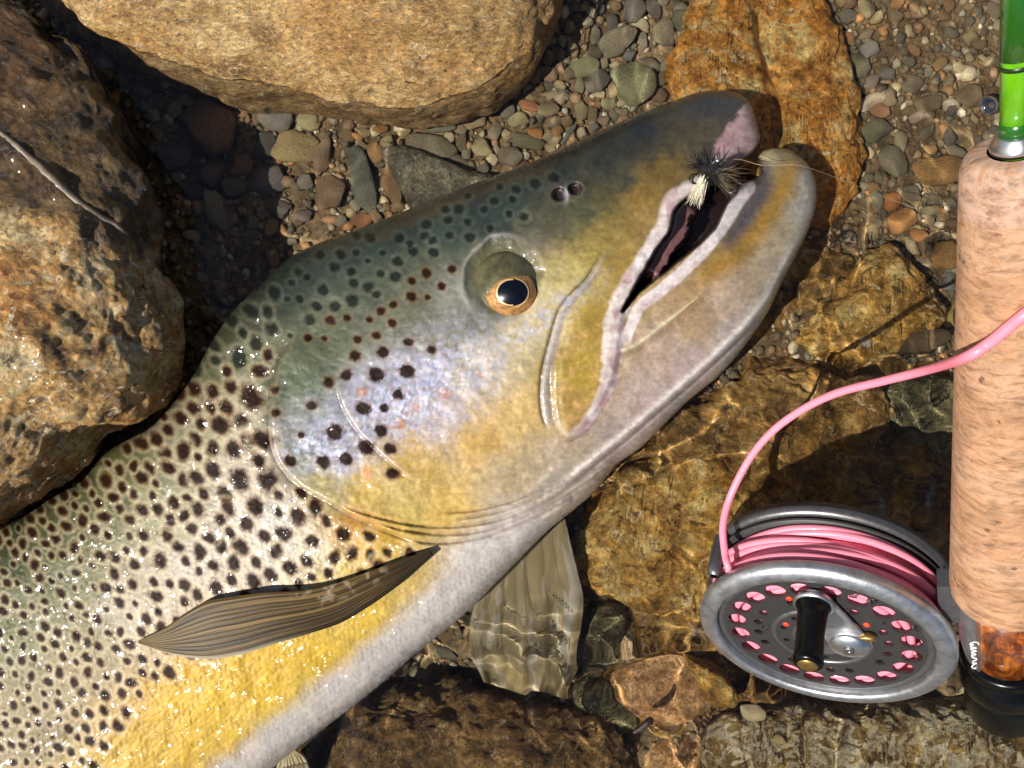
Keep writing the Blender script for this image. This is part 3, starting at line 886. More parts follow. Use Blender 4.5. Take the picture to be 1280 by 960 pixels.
# ---- base colours from anchor points (true skin colours)
ANCH = [
 (500,280,58,72,66),(600,235,52,64,64),(700,195,50,60,62),(800,150,54,60,66),(880,125,84,86,88),(915,125,110,104,104),(400,310,64,76,66),(350,350,66,76,62),(450,300,60,74,66),
 (450,350,92,100,84),(550,290,72,86,76),(640,250,70,82,74),(740,260,90,90,68),(780,215,84,82,66),(820,180,82,78,64),(860,170,96,88,66),(890,160,110,100,78),(760,190,66,70,62),(700,270,96,94,74),(600,260,66,78,72),
 (420,430,104,110,86),(500,400,112,114,94),(560,400,128,126,112),(380,480,96,106,80),(350,480,92,100,76),(460,500,172,172,186),(520,480,190,190,204),(550,520,196,184,180),(400,540,168,172,182),(420,580,176,176,186),(370,560,128,134,126),
 (600,450,206,196,186),(650,430,200,186,146),(600,550,202,168,106),(520,580,200,167,100),(650,520,208,178,122),(560,630,206,175,106),(450,610,198,168,92),(400,605,176,162,104),(640,600,186,168,138),(700,560,184,168,148),(500,640,200,178,112),
 (560,370,116,118,102),(590,400,120,120,106),(540,350,98,104,84),(680,400,208,192,150),(720,345,196,180,122),(700,370,204,190,146),(740,315,170,152,92),(760,290,152,132,80),(800,250,148,120,66),(830,215,128,106,62),(770,330,166,138,76),(810,280,156,132,86),
 (720,450,172,146,68),(745,400,164,138,70),(715,510,178,148,86),(700,450,158,138,76),(730,480,176,148,72),
 (860,400,172,148,120),(830,440,186,166,150),(800,500,188,170,164),(900,360,186,166,148),(950,320,176,162,142),(960,270,168,140,82),(980,230,156,134,82),(940,270,104,96,94),(925,300,128,108,74),(900,320,150,124,78),(1005,220,182,176,166),(985,300,182,168,140),(1005,270,186,180,170),(960,240,110,100,92),(970,200,170,160,130),
 (920,430,188,178,174),(850,500,182,172,168),(780,560,190,176,170),(720,600,182,172,160),(860,460,190,172,168),(700,625,190,180,170),(760,540,170,158,150),
 (650,660,216,206,200),(600,700,220,212,208),(550,750,216,208,204),(480,820,198,190,188),(420,870,196,190,186),(350,920,192,186,182),(300,975,190,184,180),
 (400,830,212,172,66),(330,860,214,170,58),(450,780,214,182,94),(250,880,210,162,62),(200,920,204,156,74),(300,940,204,168,86),(520,720,196,172,124),(470,680,206,160,92),(440,665,208,156,86),(380,880,208,186,130),(350,800,206,160,66),(270,840,204,154,70),
 (300,600,196,186,176),(350,650,206,200,194),(250,700,196,186,176),(400,700,206,200,184),(150,760,178,168,150),(200,650,178,172,140),(250,560,168,166,134),(280,480,150,148,116),(150,600,128,130,84),(60,700,112,116,72),(20,690,90,98,68),(20,800,118,118,80),(110,720,136,132,92),(100,790,140,132,96),(100,850,150,134,98),(50,930,138,122,84),(150,900,170,140,86),
 (100,620,122,126,84),(300,400,88,92,68),(250,470,106,106,76),(320,440,128,128,100),(330,380,80,88,68),(200,760,190,176,156),(330,560,186,176,162),(340,720,204,196,184),(420,740,206,196,170),(-200,900,140,138,96),(-200,1100,190,160,90),(0,1050,200,160,84),(120,1050,196,186,170),(-400,1200,190,184,176),(-500,1100,130,128,92),
]
AN = np.array(ANCH, float)
acol = lin(AN[:, 2:])
def paint_base(X, Y):
    num = np.zeros(X.shape + (3,)); den = np.zeros(X.shape)
    for (ax, ay), c in zip(AN[:, :2], acol):
        d2 = (X - ax) ** 2 + (Y - ay) ** 2
        w = 1.0 / (d2 + 160.0) ** 1.9
        num += w[..., None] * c; den += w
    return num / den[..., None]
# on a coarser grid, then interpolated
cx = fxs[::6]; cy = fys[::6]
CX, CY = np.meshgrid(cx, cy)
wob = 9.0
cc = paint_base(CX, CY)
def bilin(A, xs, ys, X, Y):
    ix = np.clip(np.searchsorted(xs, X) - 1, 0, len(xs) - 2); iy = np.clip(np.searchsorted(ys, Y) - 1, 0, len(ys) - 2)
    tx = np.clip((X - xs[ix]) / (xs[ix + 1] - xs[ix]), 0, 1); ty = np.clip((Y - ys[iy]) / (ys[iy + 1] - ys[iy]), 0, 1)
    if A.ndim == 3: tx = tx[..., None]; ty = ty[..., None]
    return (A[iy, ix] * (1 - tx) + A[iy, ix + 1] * tx) * (1 - ty) + (A[iy + 1, ix] * (1 - tx) + A[iy + 1, ix + 1] * tx) * ty
n1 = fbm2(FX / 26, FY / 26, 4, 41); n2 = fbm2(FX / 7, FY / 7, 3, 42); n3 = fbm2(FX / 2.8, FY / 2.8, 2, 43)
bk, _, _ = seg_dist(CX, CY, np.array(BACK[4:28], float))
cc *= (1 - 0.34 * smooth(80, 8, bk) - 0.28 * smooth(200, 50, bk))[..., None]
COLR = bilin(cc, cx, cy, FX + 9 * n1 + 3 * n2, FY + 9 * fbm2(FX / 26, FY / 26, 3, 44) + 3 * n2)
COLR *= (1 + 0.07 * n1 + 0.07 * n2 + 0.04 * n3)[..., None]

# ---- belly: white along the keel, yellow above it
VENT = np.array([(760, 590), (712, 642), (684, 664), (635, 713), (580, 768), (525, 813), (473, 858), (422, 898), (372, 935), (310, 985), (220, 1060), (80, 1160), (-120, 1260), (-380, 1340)], float)
vd, _, vt = seg_dist(FX, FY, VENT)
vd = vd + 5 * n1 + 2 * n2
onb = smooth(560, 470, FX - 0.0 * FY)
yel = smooth(34, 66, vd) * smooth(205, 120, vd) * onb * smooth(600, 690, FY + 0.25 * (FX - 500))
yc = lin((220, 186, 88)) * (1 + 0.14 * n1 + 0.12 * n2 + 0.08 * n3)[..., None]
COLR = COLR * (1 - 0.68 * yel[..., None]) + yc * 0.68 * yel[..., None]
whi = smooth(62, 30, vd) * smooth(690, 600, FX)
COLR = COLR * (1 - 0.85 * whi[..., None]) + lin((220, 212, 208)) * 0.85 * whi[..., None]
# ---- lines of the head
OPER = spline([(372, 408), (364, 428), (350, 452), (343, 476), (340, 505), (339, 535), (342, 560), (350, 579), (364, 597), (384, 612), (412, 627), (449, 647), (497, 668), (530, 684)], 5)
PRE = spline([(421, 478), (423, 490), (430, 511), (447, 538), (475, 566), (506, 593), (530, 606)], 5)
ORBIT_C = (631.0, 347.0); ORBIT_R = (51.0, 51.0)
MAX = [(752, 322), (740, 345), (725, 360), (708, 388), (698, 422), (690, 454), (689, 485), (692, 520), (699, 539), (711, 547), (726, 541), (743, 521), (755, 502), (768, 475), (775, 443), (778, 412), (783, 388), (790, 368), (806, 335),
       (826, 303), (838, 288), (845, 262), (865, 243), (878, 232), (872, 224), (855, 226), (835, 240), (818, 276), (789, 302), (770, 318)]
MAXP = spline(MAX, 4, True)
GAP = spline([(779, 389), (784, 375), (804, 339), (824, 306), (837, 290), (843, 264), (863, 244), (882, 232), (902, 216), (925, 206), (940, 214), (940, 224), (925, 237), (909, 257), (896, 283), (870, 310), (837, 336), (804, 362)], 4, True)
ULIP = spline([(712, 546), (730, 534), (745, 512), (760, 480), (765, 440), (768, 405), (776, 378), (792, 345), (812, 312), (828, 284), (838, 252), (858, 236), (878, 228)], 5)     # pale lip band of the upper jaw
LLIP = spline([(781, 434), (788, 410), (800, 384), (822, 366), (850, 343), (879, 313), (905, 280), (920, 254), (935, 234)], 5)
DENT = spline([(780, 437), (800, 428), (830, 405), (852, 388), (873, 371)], 5)
GULAR = spline([(1012, 284), (985, 336), (962, 378), (930, 415), (880, 463), (828, 508), (785, 545), (735, 585), (690, 618)], 5)
GROOVE = spline([(762, 306), (752, 326), (736, 352), (716, 372), (702, 392), (692, 425), (683, 460), (680, 492), (683, 520), (692, 540)], 5)
BRAN = [spline(p, 5) for p in (
    [(400, 622), (450, 640), (510, 655), (570, 658), (630, 648), (680, 630), (730, 598), (780, 562)],
    [(430, 638), (480, 656), (540, 667), (600, 664), (652, 647), (704, 622), (755, 590)],
    [(470, 660), (530, 678), (590, 674), (640, 659), (690, 637), (740, 606)],
    [(540, 640), (590, 638), (640, 626), (690, 606), (730, 582)],
    [(560, 650), (620, 640), (670, 622), (715, 600)])]

def band(line, pad, fn):
    s = sub(line, pad)
    d, sg, t = seg_dist(FX[s], FY[s], line)
    fn(s, d, sg, t)
DZ = np.zeros(FX.shape)
def mixc(s, k, c):
    COLR[s] = COLR[s] * (1 - k[..., None]) + lin(c) * k[..., None]

# scales on the body, none on the head
hd, hs, ht = seg_dist(FX, FY, spline([(350, 330), (352, 380), (358, 430), (338, 480), (334, 540), (346, 590), (400, 632), (470, 668), (540, 692), (610, 690), (700, 650)], 4))
BODY = smooth(-3, 5, hd * hs)       # 1 on the body side
headside = 1 - BODY
ax_ = np.array([-0.79, 0.61]); pp = np.array([0.61, 0.79])
U = FX * ax_[0] + FY * ax_[1]; V_ = FX * pp[0] + FY * pp[1]
su = 7.4; sv = 6.2
U = U + 1.5 * n1; V_ = V_ + 1.5 * n2
rowi = np.floor(V_ / sv); fu = (U / su + 0.5 * (rowi % 2)); ci = np.floor(fu); fu = fu - ci; fv = V_ / sv - rowi
scale_h = (1 - np.abs(2 * fv - 1) ** 2) * 0.5 + (1 - fu) * 0.7
rnd = _hash(ci.astype(np.int64), rowi.astype(np.int64), np.zeros_like(ci, np.int64), 5)
rnd2 = _hash(ci.astype(np.int64), rowi.astype(np.int64), np.ones_like(ci, np.int64), 6)
DZ += BODY * (0.45 * scale_h + 0.6 * rnd * (fu - 0.5) + 0.6 * rnd2 * (fv - 0.5))
SCAL = BODY.copy()
yb = smooth(0.3, 0.8, rnd)
COLR *= (1 + BODY * (0.10 * rnd - 0.10 * smooth(0.75, 1.0, fu)))[..., None]
DZ += headside * (0.12 * n2 + 0.06 * n3) + 1.2 * n1

# opercle and preopercle plates, edge shadow painted as a dark line
def f(s, d, sg, t):
    side = sg * d                       # + = left of travel
    e = smooth(-2.2, 2.2, -side)        # 1 on the head side
    taper = smooth(0, 0.1, t) * smooth(1.0, 0.9, t)
    DZ[s] += taper * (6.5 * e * np.exp(-d / 60) - 5.0 * (1 - e) * np.exp(-d / 14))
    mixc(s, 0.55 * np.exp(-((side - 3.5) / 3.0) ** 2) * taper, (78, 58, 40))
    mixc(s, 0.15 * np.exp(-((side + 2.5) / 2.5) ** 2) * taper, (176, 160, 130))
band(OPER, 150, f)
def f(s, d, sg, t):
    side = sg * d
    e = smooth(-1.8, 1.8, -side)
    taper = smooth(0, 0.15, t) * smooth(1.0, 0.75, t)
    DZ[s] += taper * (3.2 * e * np.exp(-d / 30) - 2.0 * (1 - e) * np.exp(-d / 8))
    mixc(s, 0.6 * np.exp(-((side - 1.5) / 2.0) ** 2) * taper, (70, 50, 44))
    mixc(s, 0.35 * np.exp(-((side + 2.5) / 2.0) ** 2) * taper, (206, 190, 172))
band(PRE, 90, f)
# gill membrane folds
for k, b in enumerate(BRAN):
    def f(s, d, sg, t):
        taper = smooth(0, 0.2, t) * smooth(1.0, 0.8, t)
        DZ[s] += taper * (-3.0 * np.exp(-(d / 2.2) ** 2) + 1.6 * np.exp(-((d * sg - 4) / 3) ** 2))
        mixc(s, 0.35 * taper * np.exp(-(d / 1.8) ** 2), (120, 100, 84))
    band(b, 24, f)
def f(s, d, sg, t):
    taper = smooth(0, 0.12, t) * smooth(1.0, 0.85, t)
    DZ[s] += taper * (5.0 * np.exp(-((sg * d - 5) / 5) ** 2) - 3.0 * np.exp(-((sg * d + 3) / 2.5) ** 2))
    mixc(s, 0.85 * taper * np.exp(-((sg * d - 5) / 4) ** 2), (240, 234, 230))
    mixc(s, 0.6 * taper * np.exp(-((sg * d + 3) / 2.2) ** 2), (112, 102, 106))
band(GULAR, 30, f)
# throat wrinkles
wr = (FX * 0.62 + FY * 0.78)
wz_ = np.exp(-(((FX - 730) / 80) ** 2 + ((FY - 612) / 40) ** 2))
DZ += wz_ * 1.4 * np.sin(wr / 3.2 + 1.5 * n1)

# eye socket
ex = (FX - ORBIT_C[0]) / ORBIT_R[0]; ey = (FY - ORBIT_C[1]) / ORBIT_R[1]
er = np.hypot(ex, ey) + 0.05 * n1
az = np.arctan2(ey, ex)
DZ += -4.5 * smooth(1.06, 0.62, er)
ridge_k = 0.08 + 0.92 * smooth(-0.1, 0.9, np.cos(az - math.radians(-150)))
DZ += 3.4 * ridge_k * np.exp(-((er - 1.06) / 0.10) ** 2)
s = np.s_[:]
mixc(s, 0.75 * smooth(1.0, 0.85, er), (98, 95, 66))
mixc(s, 0.5 * smooth(0.85, 0.6, er), (104, 104, 80))
mixc(s, 0.75 * ridge_k * np.exp(-((er - 1.03) / 0.05) ** 2), (170, 164, 158))
# pale skin round the socket's rear and the slope over the eye
mixc(s, 0.35 * np.exp(-(((FX - 560) / 22) ** 2 + ((FY - 365) / 28) ** 2)), (180, 176, 168))
mixc(s, 0.5 * np.exp(-(((FX - 672) / 26) ** 2 + ((FY - 305) / 16) ** 2)), (124, 114, 110))

# nostrils
for (nx, ny, rx, ry, dep) in ((699, 243, 10, 9, 7), (719, 236, 10, 8, 6)):
    e = np.hypot((FX - nx) / rx, (FY - ny) / ry)
    DZ += -1.4 * dep * smooth(1.1, 0.55, e) + 0.8 * np.exp(-((e - 1.2) / 0.2) ** 2)
    mixc(s, 0.9 * smooth(1.15, 0.75, e), (44, 24, 28))
    mixc(s, 0.3 * np.exp(-((e - 1.15) / 0.14) ** 2), (96, 92, 92))
mixc(s, 0.7 * np.exp(-(((FX - 708) / 3) ** 2 + ((FY - 243) / 9) ** 2)), (190, 190, 200))

# maxilla: a raised blade with a groove behind it
s = sub(MAXP, 40)
e = np.zeros(FX.shape) + 99
e[s] = sdf(FX[s], FY[s], MAXP)
lower = smooth(300, 380, FY)
DZ += (5.5 * smooth(2.5, -7, e) + 1.5 * smooth(-6, -16, e)) * (0.35 + 0.65 * lower)
mixc(np.s_[:], 0.35 * lower * np.exp(-((e - 1) / 1.8) ** 2), (92, 74, 58))
mixc(np.s_[:], 0.55 * lower * np.exp(-((e + 4) / 3.0) ** 2) * smooth(500, 530, FY), (205, 190, 176))
mixc(np.s_[:], 0.45 * smooth(0, -3, e) * smooth(0.0, 0.6, n2) * smooth(395, 430, FY), (206, 160, 120))
def f(s, d, sg, t):
    taper = smooth(0, 0.2, t) * smooth(1.0, 0.9, t)
    DZ[s] += taper * (-2.5 * np.exp(-((sg * d - 5) / 2.4) ** 2) + 0.5 * np.exp(-((sg * d + 1) / 5) ** 2))
    mixc(s, taper * 0.85 * np.exp(-(d / (1.0 + 4.0 * t)) ** 2), (180, 176, 180))
    mixc(s, taper * 0.8 * np.exp(-((sg * d - 5.5) / 1.5) ** 2), (46, 40, 44))
    mixc(s, taper * 0.75 * np.exp(-((sg * d + 2 + 5 * t) / (1.5 + 3 * t)) ** 2), (136, 124, 120))
band(GROOVE, 30, f)

# mouth: cavity, lips
cren = 1.3 * fbm2(FX / 8.0, FY / 8.0, 1, 61)
s = sub(GAP, 50)
g = np.zeros(FX.shape) + 99
g[s] = sdf(FX[s], FY[s], GAP)
g = g + cren
def f(s, d, sg, t):
    w = 5.5 + 6.0 * np.exp(-((t - 0.40) / 0.2) ** 2) + 2.0 * t
    k = smooth(w + 4.0, w - 3.0, d + 1.6 * cren[s]) * smooth(0.0, 0.06, t)
    DZ[s] += k * (0.8 + 0.5 * fbm2(FX[s] / 12, FY[s] / 12, 1, 62))
    pk = fbm2(FX[s] / 14, FY[s] / 10, 1, 63)
    mixc(s, k * 0.85, (234, 222, 222))
    mixc(s, k * 0.7 * smooth(0.0, 0.5, pk), (182, 148, 152))
    mixc(s, k * 0.8 * smooth(0.2, 0.7, -pk), (244, 238, 242))
    mixc(s, 0.55 * np.exp(-((d * sg - w) / 1.6) ** 2) * smooth(0.3, 0.15, t), (140, 84, 80))
band(ULIP, 30, f)
def f(s, d, sg, t):
    w = 6.5 + 3.0 * t
    k = smooth(w + 1.6, w - 1.6, d + 0.6 * cren[s]) * smooth(-0.01, 0.05, t)
    DZ[s] += k * (0.8 + 0.4 * fbm2(FX[s] / 12, FY[s] / 12, 1, 65))
    mixc(s, k * 0.9, (236, 226, 228))
    mixc(s, k * 0.6 * smooth(0.1, 0.6, fbm2(FX[s] / 10, FY[s] / 10, 1, 64)), (196, 170, 174))
band(LLIP, 30, f)
def f(s, d, sg, t):
    taper = smooth(1.0, 0.5, t)
    k = np.exp(-(d / (3.4 * (0.35 + 0.65 * taper))) ** 2)
    DZ[s] += 3.0 * k
    mixc(s, 0.9 * k, (226, 214, 184))
    mixc(s, 0.4 * np.exp(-((sg * d - 6) / 4) ** 2), (140, 106, 74))
band(DENT, 20, f)
def f(s, d, sg, t):
    mixc(s, 0.75 * np.exp(-(d / 15) ** 2) * smooth(1.05, 0.7, t), (162, 126, 62))
band(spline([(992, 208), (975, 245), (945, 290), (912, 325), (872, 356), (835, 385)], 5), 40, f)
def f(s, d, sg, t):
    mixc(s, 0.85 * np.exp(-(d / 9.5) ** 2) * smooth(1.05, 0.7, t), (84, 80, 88))
band(spline([(957, 212), (953, 238), (938, 265), (918, 292), (895, 318)], 5), 40, f)
def f(s, d, sg, t):
    mixc(s, 0.4 * np.exp(-(d / 9) ** 2), (206, 200, 196))
band(spline([(1008, 225), (1006, 262), (992, 300), (970, 345), (940, 390)], 5), 40, f)
# dark flank of the kype and pale knob
mixc(np.s_[:], 0.4 * np.exp(-(((FX - 960) / 12) ** 2 + ((FY - 194) / 7) ** 2)), (206, 194, 158))
# pink worn skin at the snout tip
TIP = spline([(936, 130), (946, 150), (951, 174), (944, 188), (929, 200), (908, 216), (896, 198), (893, 188), (900, 172), (918, 150)], 4, True)
s = sub(TIP, 20)
e = np.zeros(FX.shape) + 99
e[s] = sdf(FX[s], FY[s], TIP) + 0.8 * cren[s]
DZ += 1.0 * smooth(3, -5, e)
mixc(np.s_[:], 0.85 * smooth(4.0, -4.0, e + 5 * n2), (200, 172, 172))
mixc(np.s_[:], 0.7 * smooth(1.5, -1.5, e) * smooth(0.1, 0.6, n2 + 0.4 * n1), (170, 128, 134))
mixc(np.s_[:], 0.6 * np.exp(-(((FX - 885) / 9) ** 2 + ((FY - 183) / 9) ** 2)), (56, 50, 48))
# cavity last
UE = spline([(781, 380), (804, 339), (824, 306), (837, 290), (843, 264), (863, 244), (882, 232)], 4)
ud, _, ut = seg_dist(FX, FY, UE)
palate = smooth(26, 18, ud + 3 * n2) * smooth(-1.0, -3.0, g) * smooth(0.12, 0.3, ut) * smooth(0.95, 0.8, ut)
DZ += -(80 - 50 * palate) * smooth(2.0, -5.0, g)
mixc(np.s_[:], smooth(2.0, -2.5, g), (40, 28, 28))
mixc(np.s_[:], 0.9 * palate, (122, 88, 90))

# ---- spots
SPOTS = [(480,440,9),(470,469,11),(509,464,11),(454,511,11),(480,510,8),(497,493,8),(433,469,8),(411,478,8),(390,507,7),(418,540,12),(377,544,5),(404,578,10),(432,575,10),(363,576,9),(458,559,11),(476,538,9),(488,561,9),(490,592,9),(344,550,6),
 (444,445,8),(447,425,6),(470,420,6),(511,428,7),(540,437,7),(476,389,6),(514,371,7),(490,404,6),(440,377,9),(419,383,8),(396,383,7),(387,400,8),(413,401,7),(461,358,8),(442,354,7),(471,368,6),(494,346,8),(497,327,7),(516,314,7),(542,315,7),(533,342,7),
 (499,297,7),(512,304,5),(463,297,7),(426,318,7),(400,319,7),(418,334,7),(439,340,6),(404,363,8),(373,340,6),(384,346,5),(365,354,5),(445,294,6),(476,342,6),(669,230,7),(645,237,6),(618,251,6),(641,249,5),(655,271,6),(636,268,5),(613,286,5),(587,297,7),
 (574,261,7),(560,275,6),(533,281,7),(556,262,6),(531,295,6),(540,301,6),(692,222,7),(585,245,5),(605,262,5),
 (321,430,9),(299,449,11),(325,464,8),(313,497,14),(299,526,11),(275,530,12),(282,509,9),(309,554,11),(327,550,12),(335,444,7),(344,488,6),(344,516,6),(289,483,8),(263,509,7),(266,490,8),(242,485,9),(242,511,8),(227,523,8),(251,530,7),(177,554,8),(210,538,7),
 (244,550,8),(229,564,10),(266,562,9),(292,562,10),(206,566,8),(187,586,7),(177,597,8),(132,600,8),(153,609,6),(229,600,8),(247,598,9),(266,588,10),(299,600,13),(333,600,14),(282,619,10),(285,636,9),(247,636,9),(217,629,8),(318,634,11),(394,634,11),(377,646,9),
 (355,668,10),(338,718,9),(372,646,9),(300,684,11),(345,690,9),(390,676,8),(428,668,9),(308,655,9),(276,650,8),(240,661,8),(250,690,9),(270,735,9),(232,732,8),(200,700,9),(195,745,8),(384,702,8),(418,697,8),(320,703,7),(292,704,9),(266,707,7)]
ORNG = [(553,490,11),(452,490,8),(500,531,9),(459,591,10),(520,510,6),(600,468,5)]
sp = [(a, b, c * 1.0, 0) for a, b, c in SPOTS]
r2 = np.random.default_rng(5)
def spot_r(x, y):
    return float(np.interp(x + 0.55 * (y - 800) * 0, [-600, 0, 120, 260, 420], [4.2, 5.0, 6.2, 8.0, 9.2]))
BELLY = np.array([(560, 700), (430, 740), (330, 790), (240, 835), (190, 860), (130, 960), (60, 1100), (-300, 1330), (500, 1330), (700, 700)])
BODYP = np.array([(345, 350), (355, 420), (338, 470), (335, 545), (350, 600), (440, 655), (520, 690), (430, 735), (330, 785), (240, 830), (180, 860), (120, 960), (0, 1120), (-400, 1250), (-620, 1250), (-620, 1150), (-420, 965), (-200, 795), (0, 660), (110, 598), (190, 535), (262, 436), (300, 385)])
tries = 0
cand = r2.uniform((-450, 350), (540, 1200), (16000, 2))
cand = cand[inside(cand[:, 0], cand[:, 1], BODYP)]
# small dense spots over crown and nape
CROWN = np.array([(345, 352), (400, 312), (480, 285), (560, 256), (640, 226), (690, 205), (690, 236), (600, 285), (575, 330), (540, 372), (470, 415), (400, 430), (362, 420)])
cr = r2.uniform((340, 200), (700, 430), (900, 2)); cr = cr[inside(cr[:, 0], cr[:, 1], CROWN)]
for x, y in cr:
    if all((a - x) ** 2 + (b - y) ** 2 > (c + 11.5) ** 2 for a, b, c, _ in sp): sp.append((x, y, r2.uniform(4.2, 6.2), 0))
SPX = np.array([(a, b, c) for a, b, c, _ in sp], float)
SPX = np.vstack([SPX, np.zeros((1400, 3)) - 1e5]); ns = len(sp)
for x, y in cand:
    r = spot_r(x, y) * r2.uniform(0.6, 1.12)
    gap = 2.05 * spot_r(x, y) + 3.0
    d2 = (SPX[:ns, 0] - x) ** 2 + (SPX[:ns, 1] - y) ** 2
    if (d2 < (gap * 0.72 + SPX[:ns, 2] * 0.55) ** 2).any():
        continue
    if ns >= len(SPX): break
    SPX[ns] = (x, y, r); sp.append((x, y, r, 1)); ns += 1
for x, y, r2_ in ORNG: sp.append((x, y, r2_, 2))
SPK = np.zeros(FX.shape)
for (x, y, r, kind) in sp:
    R = r * 2.4
    x0, x1 = np.searchsorted(fxs, [x - R, x + R]); y0, y1 = np.searchsorted(fys, [y - R, y + R])
    if x1 - x0 < 2 or y1 - y0 < 2: continue
    s = (slice(y0, y1), slice(x0, x1))
    dx = FX[s] - x; dy = FY[s] - y
    onbody = inside(np.array([x]), np.array([y]), BODYP)[0]
    el = 1.32 if onbody else 1.08
    a = math.radians(56 if onbody else 20) + r2.normal() * 0.35
    u = dx * math.cos(a) + dy * math.sin(a); w = -dx * math.sin(a) + dy * math.cos(a)
    e = np.hypot(u / el, w * 1.05) / r + 0.15 * n2[s] + 0.08 * n3[s]
    core = smooth(1.04, 0.62, e)
    if kind != 2: SPK[s] = np.maximum(SPK[s], core)
    halo = np.exp(-((e - 1.35) / 0.28) ** 2)
    backk = float(np.interp(y - (-0.47 * (x - 330) + 352), [0, 70, 150], [0, 0.4, 1]))
    if kind == 2:
        mixc(s, 0.7 * smooth(1.2, 0.4, e), (196, 130, 66)); continue
    mixc(s, (0.36 if onbody else 0.12) * halo * backk, (222, 208, 176) if onbody else (196, 172, 130))
    if backk > 0.5:
        mixc(s, 0.55 * smooth(1.34, 0.85, e), (122, 78, 44))
        mixc(s, 0.97 * core, (38, 24, 18))
    else:
        mixc(s, 0.12 * halo, (104, 116, 104))
        mixc(s, 0.85 * core, (28, 32, 30))
ck = headside * smooth(-3, 3, g) * smooth(1.0, 1.25, er)
pore = fbm2(FX / 4.2, FY / 3.2, 3, 88); pore2 = fbm2((FX + FY * 0.4) / 16, FY / 6, 3, 89)
COLR *= (1 + ck * (0.16 * pore + 0.14 * pore2))[..., None]
DZ += ck * 0.15 * pore
# guanine patch on the cheek, its sheen painted pale blue and pink
PATCH = np.exp(-((((FX - 520) * 0.86 - (FY - 490) * 0.5) / 120) ** 2 + (((FX - 520) * 0.5 + (FY - 490) * 0.86) / 52) ** 2)) + 0.9 * np.exp(-(((FX - 400) / 45) ** 2 + ((FY - 560) / 26) ** 2)) + 0.8 * np.exp(-((((FX - 690) * 0.6 + (FY - 390) * 0.8) / 14) ** 2 + (((FX - 690) * 0.8 - (FY - 390) * 0.6) / 60) ** 2))
gl_n = fbm2((FX * 0.8 + FY * 0.6) / 2.6, (FY * 0.8 - FX * 0.6) / 7.0, 2, 71); gl_b = fbm2(FX / 9, FY / 6, 3, 72)
lum = COLR.mean(-1)
pk = np.clip(PATCH, 0, 1) * smooth(0.06, 0.16, lum) * headside * smooth(-2, 4, g)
mixc(np.s_[:], pk * 0.6 * smooth(-0.4, 0.5, gl_b + 0.35 * gl_n), (206, 212, 246))
mixc(np.s_[:], pk * 0.25 * smooth(0.2, 0.7, gl_n), (188, 206, 238))
mixc(np.s_[:], pk * 0.3 * smooth(0.1, 0.7, -gl_n), (230, 200, 222))
DZ += pk * 0.5 * gl_n
IRID = np.clip(pk * 0.45 + BODY * 0.12 * smooth(0.1, 0.4, lum), 0, 1)
_l = COLR.mean(-1, keepdims=True); COLR = np.clip((_l + (COLR - _l) * 1.14) * 0.77, 0.002, 0.85)
COLR = COLR * np.array([1.01, 1.0, 0.97])
Z = HZ + DZ * smooth(0, 10, dcl)
GLOSS = (1 - 0.75 * SPK)
Z = np.maximum(Z, -0.55 * HZ)
Z = np.where(MASK, Z, 0.0)

def body_z(px, py):
    """height (units) of the trout's upper side"""
    return ZMID + bilin(Z, fxs, fys, np.asarray(px, float), np.asarray(py, float)) * SC

def build_fish():
    ny, nx = FX.shape
    q = grid_faces(ny, nx)
    m = MASK.ravel()
    keep = m[q].any(1)
    q = q[keep]
    usedv = np.unique(q)
    # pull the outer vertices onto the outline
    x = FX.ravel().copy(); y = FY.ravel().copy(); z = Z.ravel().copy(); sd = SD.ravel()
    out = usedv[~m[usedv]]
    gx_ = (gd[1] / gl).ravel(); gy_ = (gd[0] / gl).ravel()
    x[out] -= gx_[out] * sd[out]; y[out] -= gy_[out] * sd[out]; z[out] = 0
    idx = -np.ones(nx * ny, int); idx[usedv] = np.arange(len(usedv))
    top = P(x[usedv], y[usedv], ZMID + z[usedv] * SC)
    hb = HZ.ravel()[usedv]
    inn = m[usedv]
    bot_ids = -np.ones(len(usedv), int)
    bot_ids[inn] = len(usedv) + np.arange(inn.sum())
    bot_ids[~inn] = np.where(~inn)[0]
    pb = P(x[usedv], y[usedv], np.full(len(usedv), ZMID)); pb[:, 2] = ZMID - hb * SC * 0.98
    v = np.vstack([top, pb[inn]])
    ft = idx[q]
    fb = bot_ids[ft][:, ::-1]
    col = COLR.reshape(-1, 3)[usedv]
    sca = GLOSS.ravel()[usedv]; iri = IRID.ravel()[usedv]
    cols = np.vstack([col, col[inn]])
    bdk = BODY.ravel()[usedv]
    pos = np.column_stack([x[usedv] / 100, y[usedv] / 100, np.zeros(len(usedv))])
    pos = np.vstack([pos, pos[inn] + (0, 0, 3)])
    return v, [ft[:, ::-1], fb[:, ::-1]], cols, {'scaly': np.concatenate([sca, sca[inn]]), 'irid': np.concatenate([iri, iri[inn]]), 'pxy': pos, 'bodyk': np.concatenate([bdk, bdk[inn]])}

